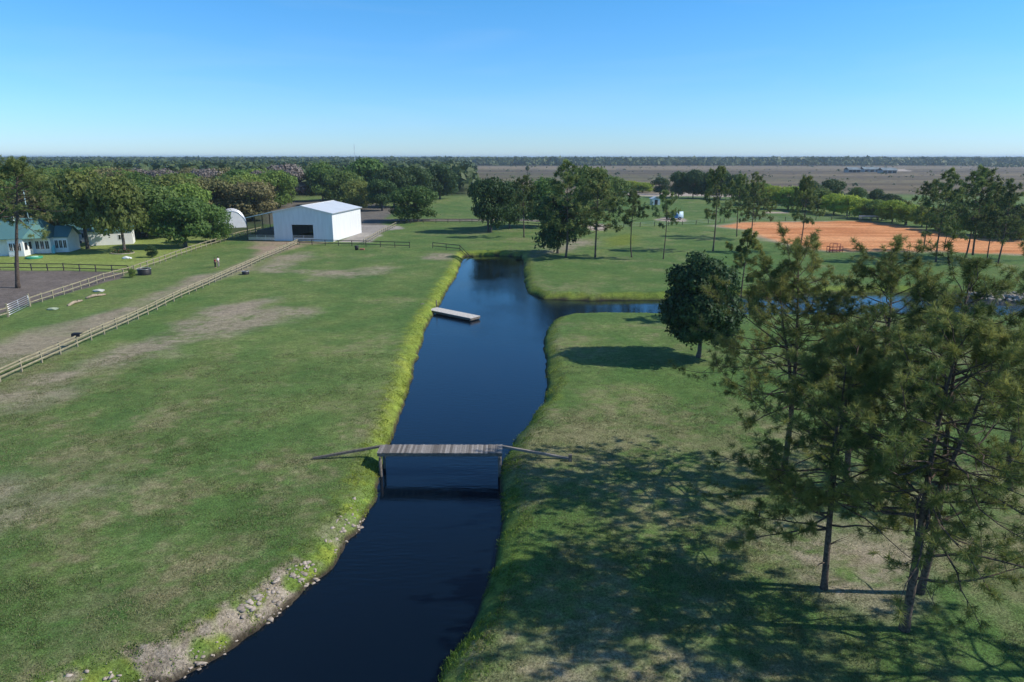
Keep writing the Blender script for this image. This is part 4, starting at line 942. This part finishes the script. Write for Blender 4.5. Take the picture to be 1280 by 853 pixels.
sh = thing('pump_shed', 'narrow tall white shed in the gap between the lawn oaks', 'shed', (gx, gy, 0), R(10))
MB().box(-1.4, 1.4, 0, 2.5, 0, 3.0).build('wall', mat('tan_siding', (.45, .38, .30), .8), sh); MB().box(1.41, 2.3, -.1, 2.5, 0, 3.2).build('door_panel', M['white'], sh)
MB().slab([(-1.7, -.4, 3.05), (2.6, -.4, 3.25), (2.6, 2.9, 3.25), (-1.7, 2.9, 3.05)], (0, 0, -.05)).build('roof', M['steelroof'], sh)
# far houses in the field
for (px, py, wm_, lb, rc) in ((1068, 216, 14, 'distant pale farm building with bluish roof in the brown field, left one', 'dullroof'), (1090, 215.5, 20, 'distant low farm building behind a tree clump in the brown field', 'dullroof'), (1112, 217, 16, 'distant farm building with a blue grey roof at the right of the group', 'dullroof')):
    gx, gy = G(px, py); f_ = thing('distant_farm_building', lb, 'building', (gx, gy, 0), 0)
    MB().box(-wm_ / 2, wm_ / 2, 0, 12, 0, 3.6).build('wall', M['siding_dull'], f_)
    mb = MB(); mb.slab([(-wm_ / 2 - .5, -.8, 3.5), (wm_ / 2 + .5, -.8, 3.5), (wm_ / 2 + .5, 6, 6.2), (-wm_ / 2 - .5, 6, 6.2)], (0, 0, -.2)); mb.slab([(-wm_ / 2 - .5, 6, 6.2), (wm_ / 2 + .5, 6, 6.2), (wm_ / 2 + .5, 12.8, 3.5), (-wm_ / 2 - .5, 12.8, 3.5)], (0, 0, -.2)); mb.build('roof', M[rc], f_)
    mb = MB()
    for k in range(3): mb.box(-wm_ / 3 + k * wm_ / 3 - 2, -wm_ / 3 + k * wm_ / 3 + 2, -.06, -.003, .4, 2.8)
    mb.build('door', M['glass'], f_)
# cell tower on the horizon
gx, gy, _ = at_depth(443, 190, 520.0); Ht = at_depth(443, 180, 520.0)[2]
tw = thing('radio_mast', 'thin lattice mast on the horizon behind the barn', 'mast', (gx, gy, 0)); mb = MB()
for k in range(3):
    a = k * 2.094; mb.tube([(.5 * math.cos(a), .5 * math.sin(a), 0), (.25 * math.cos(a), .25 * math.sin(a), Ht)], .05, 4)
for k in range(20):
    z0_, z1_ = Ht * k / 20, Ht * (k + 1) / 20; a = k * 2.094; r_ = .5 - .25 * k / 20; mb.tube([(r_ * math.cos(a), r_ * math.sin(a), z0_), (r_ * math.cos(a + 2.094), r_ * math.sin(a + 2.094), z1_)], .035, 4)
mb.build('lattice', M['galv'], tw)

# ------------------------------------------------------------------ small things
def tank(label, px, py, rad, ht, mt, name='water_trough'):
    gx, gy = G(px, py); r0 = thing(name, label, 'trough', (gx, gy, gz(gx, gy)))
    mb = MB(); n = 20
    ro = [(rad * math.cos(6.2832 * k / n), rad * math.sin(6.2832 * k / n)) for k in range(n)]
    for (s, z_) in ((.96, 0), (1, ht), (.93, ht), (.9, .1)):
        for p, q in ro: mb.v.append((p * s, q * s, z_))
    for l in range(3):
        for k in range(n): mb.f.append((l * n + k, l * n + (k + 1) % n, (l + 1) * n + (k + 1) % n, (l + 1) * n + k))
    mb.build('tub', mt, r0, True)
    mb = MB(); mb.poly([(p * .92, q * .92, ht * .8) for p, q in ro]); mb.build('water', M['glass'], r0)
    mb = MB(); mb.tube([(p * 1.01, q * 1.01, ht) for p, q in ro + ro[:1]], .03, 5); mb.build('rim', M['galv'], r0, True)
tank('black round stock tank beside the lane fence corner', 181, 343.5, 1.0, .95, M['black'])
tank('low black feed trough leaning on the long pasture fence', 307, 343, .55, .5, M['black'])
def lumps(name, label, cat, cxy, items, mt):
    """one thing from a few stone-like lumps that lie as one piece"""
    gx, gy = cxy; mb_v = []; mb_f = []; rng = np.random.default_rng(int(abs(gx * 7)))
    for (ox, oy, sx, sy, sz) in items:
        b0 = len(mb_v); q = ico * rng.uniform(.85, 1.15, (12, 1)) * np.array([sx, sy, sz]) + np.array([ox, oy, sz * .5]); mb_v += [tuple(a) for a in q]; mb_f += [tuple(b0 + i for i in f) for f in icf]
    me = bpy.data.meshes.new(name); me.from_pydata(mb_v, [], mb_f); me.materials.append(mt); o = bpy.data.objects.new(name, me); COL.objects.link(o); o.location = (gx, gy, gz(gx, gy)); return tag(o, label, cat)
lumps('limestone_slab', 'pale flat limestone slab lying on the grass beside the lane fence', 'stone', G(124, 365), [(0, 0, .9, .6, .25)], mat('limestone', (.55, .55, .50), .9, noise=3, vary=.2))
lumps('limestone_slab', 'half buried pale stone in the grass nearer the metal gate', 'stone', G(66, 388), [(0, 0, .8, .5, .2)], mat('limestone_mossy', (.36, .42, .30), .9, noise=3, vary=.2))
for (p0, p1, lb) in (((85, 383.5), (103, 377), 'fallen weathered log nearer the gate in the lane grass'), ((108, 374), (132, 369.5), 'second fallen log nearer the black stock tank')):
    a_ = G(*p0); b_ = G(*p1); o = thing('fallen_log', lb, 'log', (a_[0], a_[1], 0)); dxy = (b_[0] - a_[0], b_[1] - a_[1])
    MB().tube([(0, 0, .12), (dxy[0] * .35, dxy[1] * .35 + .15, .28), (dxy[0] * .7, dxy[1] * .7, .2), (dxy[0], dxy[1], .14)], [.15, .19, .16, .1], 8).build('log_trunk', mat('dead_wood', (.36, .29, .21), .9, noise=4, vary=.3), o, True)
    MB().tube([(dxy[0] * .5, dxy[1] * .5, .25), (dxy[0] * .55 + .3, dxy[1] * .5 + .4, .5)], [.07, .03], 6).build('branch_stub', M['oldwood'], o, True)
gx, gy = G(99, 433.5); o = thing('saddle_rack', 'dark saddle pad slung over a post of the long pasture fence', 'saddle pad', (gx, gy, 0))
mb = MB(); mb.slab([(-.42, -.2, 1.38), (.42, -.2, 1.38), (.42, .2, 1.38), (-.42, .2, 1.38)], (0, 0, -.08)); mb.slab([(-.42, -.22, 1.36), (.42, -.22, 1.36), (.42, -.28, 1.08), (-.42, -.28, 1.08)], (0, -.04, 0)); mb.build('pad', M['black'], o)
# red pipe frame at the arena
gx, gy = G(1043, 315.5); o = thing('pipe_frame', 'dark red steel pipe frame standing at the near edge of the clay arena', 'frame', (gx, gy, 0), R(4)); mb = MB()
for x_ in (-1.3, -.75, .75, 1.3):
    for y_ in (-.6, .6): mb.tube([(x_, y_, 0), (x_, y_, 1.7 if abs(x_) < 1 else 1.2)], .05, 6)
for z_ in (.5, 1.0): mb.tube([(-1.3, -.6, z_), (1.3, -.6, z_)], .045, 6); mb.tube([(-1.3, .6, z_), (1.3, .6, z_)], .045, 6)
for y_ in (-.6, .6): mb.tube([(-.75, y_, 1.7), (.75, y_, 1.7)], .05, 6)
for x_ in (-1.3, 1.3): mb.tube([(x_, -.6, 1.15), (x_, .6, 1.15)], .045, 6)
mb.build('frame_pipes', M['redpipe'], o, True); MB().box(-1.25, 1.25, -.5, .5, .28, .36).build('tray', M['redpipe'], o)
# covered trailer on the sandy pad
gx, gy = G(840, 274.5); o = thing('covered_trailer', 'small blue and white covered trailer with dark open front on a sandy pad', 'trailer', (gx, gy, 0), R(-6))
mb = MB(); rg = [(1.25 * math.cos(math.pi * k / 10), 1.0 + 1.35 * math.sin(math.pi * k / 10)) for k in range(11)]; rg = [(1.25, .5)] + rg + [(-1.25, .5)]; nn = len(rg)
for x_ in (.2, 3.1):
    for p, q in rg: mb.v.append((x_, p, q))
for k in range(nn): k2 = (k + 1) % nn; mb.f.append((k, k2, nn + k2, nn + k))
mb.f.append(tuple(reversed(range(nn)))); mb.f.append(tuple(range(nn, 2 * nn)))
mb.build('cover', mat('pale_blue_tarp', (.50, .66, .74), .5, noise=1.5, vary=.15), o, True)
MB().box(.1, 1.5, -1.3, 1.3, .45, 1.6).build('side_panel', mat('blue_panel', (.05, .18, .40), .5), o); MB().box(-1.9, .09, -1.1, 1.1, .5, 1.9).build('box_front', M['black'], o)
for x_ in (-1.3, 2.1):
    for y_ in (-1.2, 1.2):
        wq = MB().tube([(x_, y_ - .12, .42), (x_, y_ + .12, .42)], .42, 14).build('wheel', M['black'], o); MB().tube([(x_, y_ - .14, .42), (x_, y_ + .14, .42)], .2, 10).build('rim', M['galv'], wq)
MB().beam((-3.0, 0, .5), (-1.9, 0, .55), .12, .12).build('tow_bar', M['galv'], o)
gx, gy = G(820, 256.5); o = thing('small_shed', 'tiny grey shed with pale roof on the far green behind the trailer', 'shed', (gx, gy, 0), R(10))
MB().box(-1.6, 1.6, 0, 2.4, 0, 2.4).build('wall', M['galv'], o); mb = MB(); mb.slab([(-1.9, -.3, 2.4), (0, -.3, 3.2), (0, 2.7, 3.2), (-1.9, 2.7, 2.4)], (0, 0, -.06)); mb.slab([(0, -.3, 3.2), (1.9, -.3, 2.4), (1.9, 2.7, 2.4), (0, 2.7, 3.2)], (0, 0, -.06)); mb.build('roof', M['steelroof'], o); MB().box(-.6, .6, -.05, -.003, .05, 2.0).build('door', M['black'], o)
# yard things by the house
gx, gy = G(68, 316); o = thing('garden_slide', 'light turquoise play slide standing on the lawn by the house', 'slide', (gx, gy, 0), R(-60))
mb = MB(); mb.slab([(0, -.25, 1.4), (1.9, -.25, .15), (1.9, .25, .15), (0, .25, 1.4)], (0, 0, -.06)); mb.beam((0, -.28, 1.5), (1.9, -.28, .25), .05, .2); mb.beam((0, .28, 1.5), (1.9, .28, .25), .05, .2); mb.build('chute', mat('turquoise_plastic', (.30, .66, .60), .4), o)
mb = MB(); mb.tube([(-.3, -.25, 0), (0, -.25, 1.4)], .04, 5); mb.tube([(-.3, .25, 0), (0, .25, 1.4)], .04, 5)
for k in range(4): z_ = .25 + k * .3; mb.tube([(-.3 + z_ * .21, -.25, z_), (-.3 + z_ * .21, .25, z_)], .03, 5)
mb.build('ladder', M['white'], o, True)
gx, gy = G(43, 323.5); o = thing('sandbox', 'low green plastic sandbox on the lawn with a pale cover', 'sandbox', (gx, gy, 0)); mb = MB(); mb.tube([(0, 0, 0), (0, 0, .35), (0, 0, .40)], [1.3, 1.4, 1.0], 14); mb.build('tub', mat('green_plastic', (.05, .30, .17), .5), o, True); MB().tube([(.2, -.2, .41), (.2, -.2, .48)], [.7, .5], 10).build('cover', mat('mint_plastic', (.4, .75, .6), .5), o, True)
# dark parked car
gx, gy = G(86, 307.5); o = thing('parked_car', 'dark parked car in the shade by the house', 'car', (gx, gy, 0), R(4))
prof = [(-2.3, .45), (-2.35, .85), (-2.1, 1.02), (-1.5, 1.08), (-.9, 1.55), (.9, 1.6), (1.7, 1.1), (2.25, .95), (2.35, .5)]
mb = MB(); n = len(prof)
for y_, s in ((-.88, 1), (.88, 1)):
    for p, q in prof: mb.v.append((p, y_ * (.82 if q > 1.2 else 1), q))
for k in range(n): k2 = (k + 1) % n; mb.f.append((k, k2, n + k2, n + k))
mb.f.append(tuple(reversed(range(n)))); mb.f.append(tuple(range(n, 2 * n))); mb.build('body', mat('dark_purple_paint', (.04, .012, .03), .25), o, bevel=.04)
MB().slab([(-1.3, -.885, 1.12), (1.45, -.885, 1.12), (.85, -.76, 1.5), (-.85, -.76, 1.5)], (0, -.004, 0)).build('side_window', M['glass'], o)
for x_ in (-1.45, 1.4):
    for y_ in (-.85, .85):
        wq = MB().tube([(x_, y_ - .1, .33), (x_, y_ + .1, .33)], .33, 14).build('wheel', M['black'], o); MB().tube([(x_, y_ - .12, .33), (x_, y_ + .12, .33)], .18, 10).build('rim', M['galv'], wq)
# flower bed under the lawn oak
gx, gy = G(153, 317); o = thing('flower_bed', 'round dark flower bed with reddish blooms around the lawn oak trunk', 'flower bed', (gx, gy, .02))
rng = np.random.default_rng(12); aa = rng.uniform(0, 6.28, 500); rr_ = 2.0 * np.sqrt(rng.random(500)); Cc = np.stack([rr_ * np.cos(aa), rr_ * np.sin(aa) * .8, rng.uniform(.1, .7, 500)], 1)
v, f, tt = leaf_cards(Cc, np.tile([0, 0, 1.], (500, 1)), .14, rng); mesh_np('foliage', v, f, M['oak_dark'], o, cols=tt.astype(np.float32))
v, f, tt = leaf_cards(Cc[:60] + np.array([0, 0, .12]), np.tile([0, 0, 1.], (60, 1)), .10, rng); mesh_np('blooms', v, f, leafmat('red_blooms', (.35, .03, .05), (.45, .10, .12)), o, cols=tt.astype(np.float32))
mb = MB(); mb.tube([(2.1 * math.cos(6.2832 * k / 24), 1.7 * math.sin(6.2832 * k / 24), .06) for k in range(25)], .12, 5); mb.build('edging', M['stone'], o, True)
gx, gy = G(158, 323.5); lumps('covered_mound', 'small white plastic sheet bundle on the lawn beside the flower bed', 'sheet', (gx, gy), [(0, 0, .8, .5, .3), (.6, .1, .4, .4, .2)], M['white'])

# horse-lane people
def person(label, px, py, shirt, pants, hair, rz, pose=0, hat=False, hgt=1.72):
    gx, gy = G(px, py); root = thing('person', label, 'person', (gx, gy, gz(gx, gy)), rz); k = hgt / 1.72
    def skin(name, V, E, Rr, mt, lvl=1):
        me = bpy.data.meshes.new(name); me.from_pydata([tuple(c * k for c in v) for v in V], E, []); o = bpy.data.objects.new(name, me); COL.objects.link(o); o.parent = root; me.materials.append(mt)
        sm_ = o.modifiers.new('skin', 'SKIN'); me.skin_vertices.new(name='') if not me.skin_vertices else None
        for i, r in enumerate(Rr): me.skin_vertices[0].data[i].radius = (r * k, r * k * .8)
        me.skin_vertices[0].data[0].use_root = True; ss = o.modifiers.new('sub', 'SUBSURF'); ss.levels = lvl; ss.render_levels = lvl
        for p_ in me.polygons: p_.use_smooth = True
        sm_.use_smooth_shade = True; return o
    af = .28 if pose else .08; skm = M.get('skin') or M.setdefault('skin', mat('skin', (.48, .30, .22), .6))
    V = [(0, 0, .95), (0, 0, 1.15), (0, 0, 1.38), (0, 0, 1.50), (0, .015, 1.60), (0, .01, 1.68),
         (.10, 0, .90), (.11, .03, .50), (.11, 0, .08), (.11, .14, .04), (-.10, 0, .90), (-.11, -.02, .50), (-.12, -.05, .08), (-.12, .10, .04),
         (.19, 0, 1.38), (.24, .02, 1.10), (.24, af, .92), (.24, af + .1, .86), (-.19, 0, 1.38), (-.25, 0, 1.10), (-.23, .12, .88), (-.23, .17, .80)]
    E = [(0, 1), (1, 2), (2, 3), (3, 4), (4, 5), (0, 6), (6, 7), (7, 8), (8, 9), (0, 10), (10, 11), (11, 12), (12, 13), (2, 14), (14, 15), (15, 16), (16, 17), (2, 18), (18, 19), (19, 20), (20, 21)]
    Rr = [.13, .12, .14, .05, .085, .07, .085, .06, .045, .04, .085, .06, .045, .04, .05, .042, .032, .025, .05, .042, .032, .025]
    skin('body', V, E, Rr, skm)
    skin('shirt', [(0, 0, .98), (0, 0, 1.16), (0, 0, 1.37), (.19, 0, 1.39), (.245, .02, 1.12), (-.19, 0, 1.39), (-.255, 0, 1.12), (0, 0, 1.45)], [(0, 1), (1, 2), (2, 3), (3, 4), (2, 5), (5, 6), (2, 7)], [.16, .145, .165, .07, .06, .07, .06, .07], shirt)
    skin('trousers', [(0, 0, .96), (.10, 0, .88), (.11, .03, .50), (.11, 0, .12), (-.10, 0, .88), (-.11, -.02, .50), (-.12, -.05, .12)], [(0, 1), (1, 2), (2, 3), (0, 4), (4, 5), (5, 6)], [.15, .105, .08, .065, .105, .08, .065], pants)
    mb = MB(); mb.tube([(0, -.01, 1.60 * k), (0, -.02, 1.68 * k), (0, -.02, 1.75 * k)], [.10, .105, .05], 10); mb.build('hair', hair, root, True)
    if hat: MB().tube([(0, 0, 1.70 * k), (0, 0, 1.72 * k)], .19, 14).build('hat', M['rail'], root, True)
    return root
c_red = mat('red_shirt', (.42, .03, .05), .8); c_black = mat('black_cloth', (.02, .02, .025), .8); c_white = mat('white_shirt', (.72, .68, .70), .8); c_grey = mat('grey_trousers', (.30, .27, .26), .8); c_hair = mat('dark_hair', (.03, .02, .015), .7)
person('person in a red top and black trousers standing in the grass lane', 269.5, 335.2, c_red, c_black, c_hair, R(-40), 1)
person('person in a white top and grey trousers beside the one in red', 273.5, 334.0, c_white, c_grey, c_hair, R(70), 0, hgt=1.78)
# dark and reddish item of unclear kind, stood in for by bucket and block
gx, gy = G(446, 313); o = thing('standin_bucket', 'dark bucket and reddish block standing in for an unclear item at the barn side fence', 'bucket', (gx, gy, 0)); mb = MB(); mb.tube([(0, 0, 0), (0, 0, .9)], [.32, .42], 14); mb.build('tub', M['black'], o, True); MB().box(.6, 1.5, -.25, .25, 0, .35).build('reddish_block', mat('dull_red', (.38, .13, .09), .8), o, bevel=.04)
# bench-like board at the arena's far edge
gx, gy = G(1089, 276.5); o = thing('bench', 'grey bench with backboard at the far edge of the clay arena', 'bench', (gx, gy, 0)); MB().box(-3.5, 3.5, 0, .5, .75, .85).build('seat', M['plank'], o); MB().box(-3.5, 3.5, .45, .55, 1.1, 1.6).build('backrest', M['plank'], o)
for x_ in (-3.2, 0, 3.2): MB().box(x_ - .1, x_ + .1, .05, .5, 0, .747).build('leg', M['oldwood'], o); 

# ------------------------------------------------------------------ haze
hm = bpy.data.materials.new('haze'); hm.use_nodes = True; t = hm.node_tree; t.nodes.clear(); ou = t.nodes.new('ShaderNodeOutputMaterial'); pv = t.nodes.new('ShaderNodeVolumePrincipled')
pv.inputs['Color'].default_value = (.66, .82, 1.0, 1); pv.inputs['Density'].default_value = 1.2e-4; pv.inputs['Anisotropy'].default_value = .2; t.links.new(pv.outputs[0], ou.inputs['Volume'])
HZ = 1
if HZ:
    o = MB().box(-100000, 100000, -60, 15000, -4, 34).build('haze', hm); tag(o, 'thin pale air haze over the whole plain', None, None, 'stuff')
print('counts', n_bank, n_rub, len(pts), len(VV))
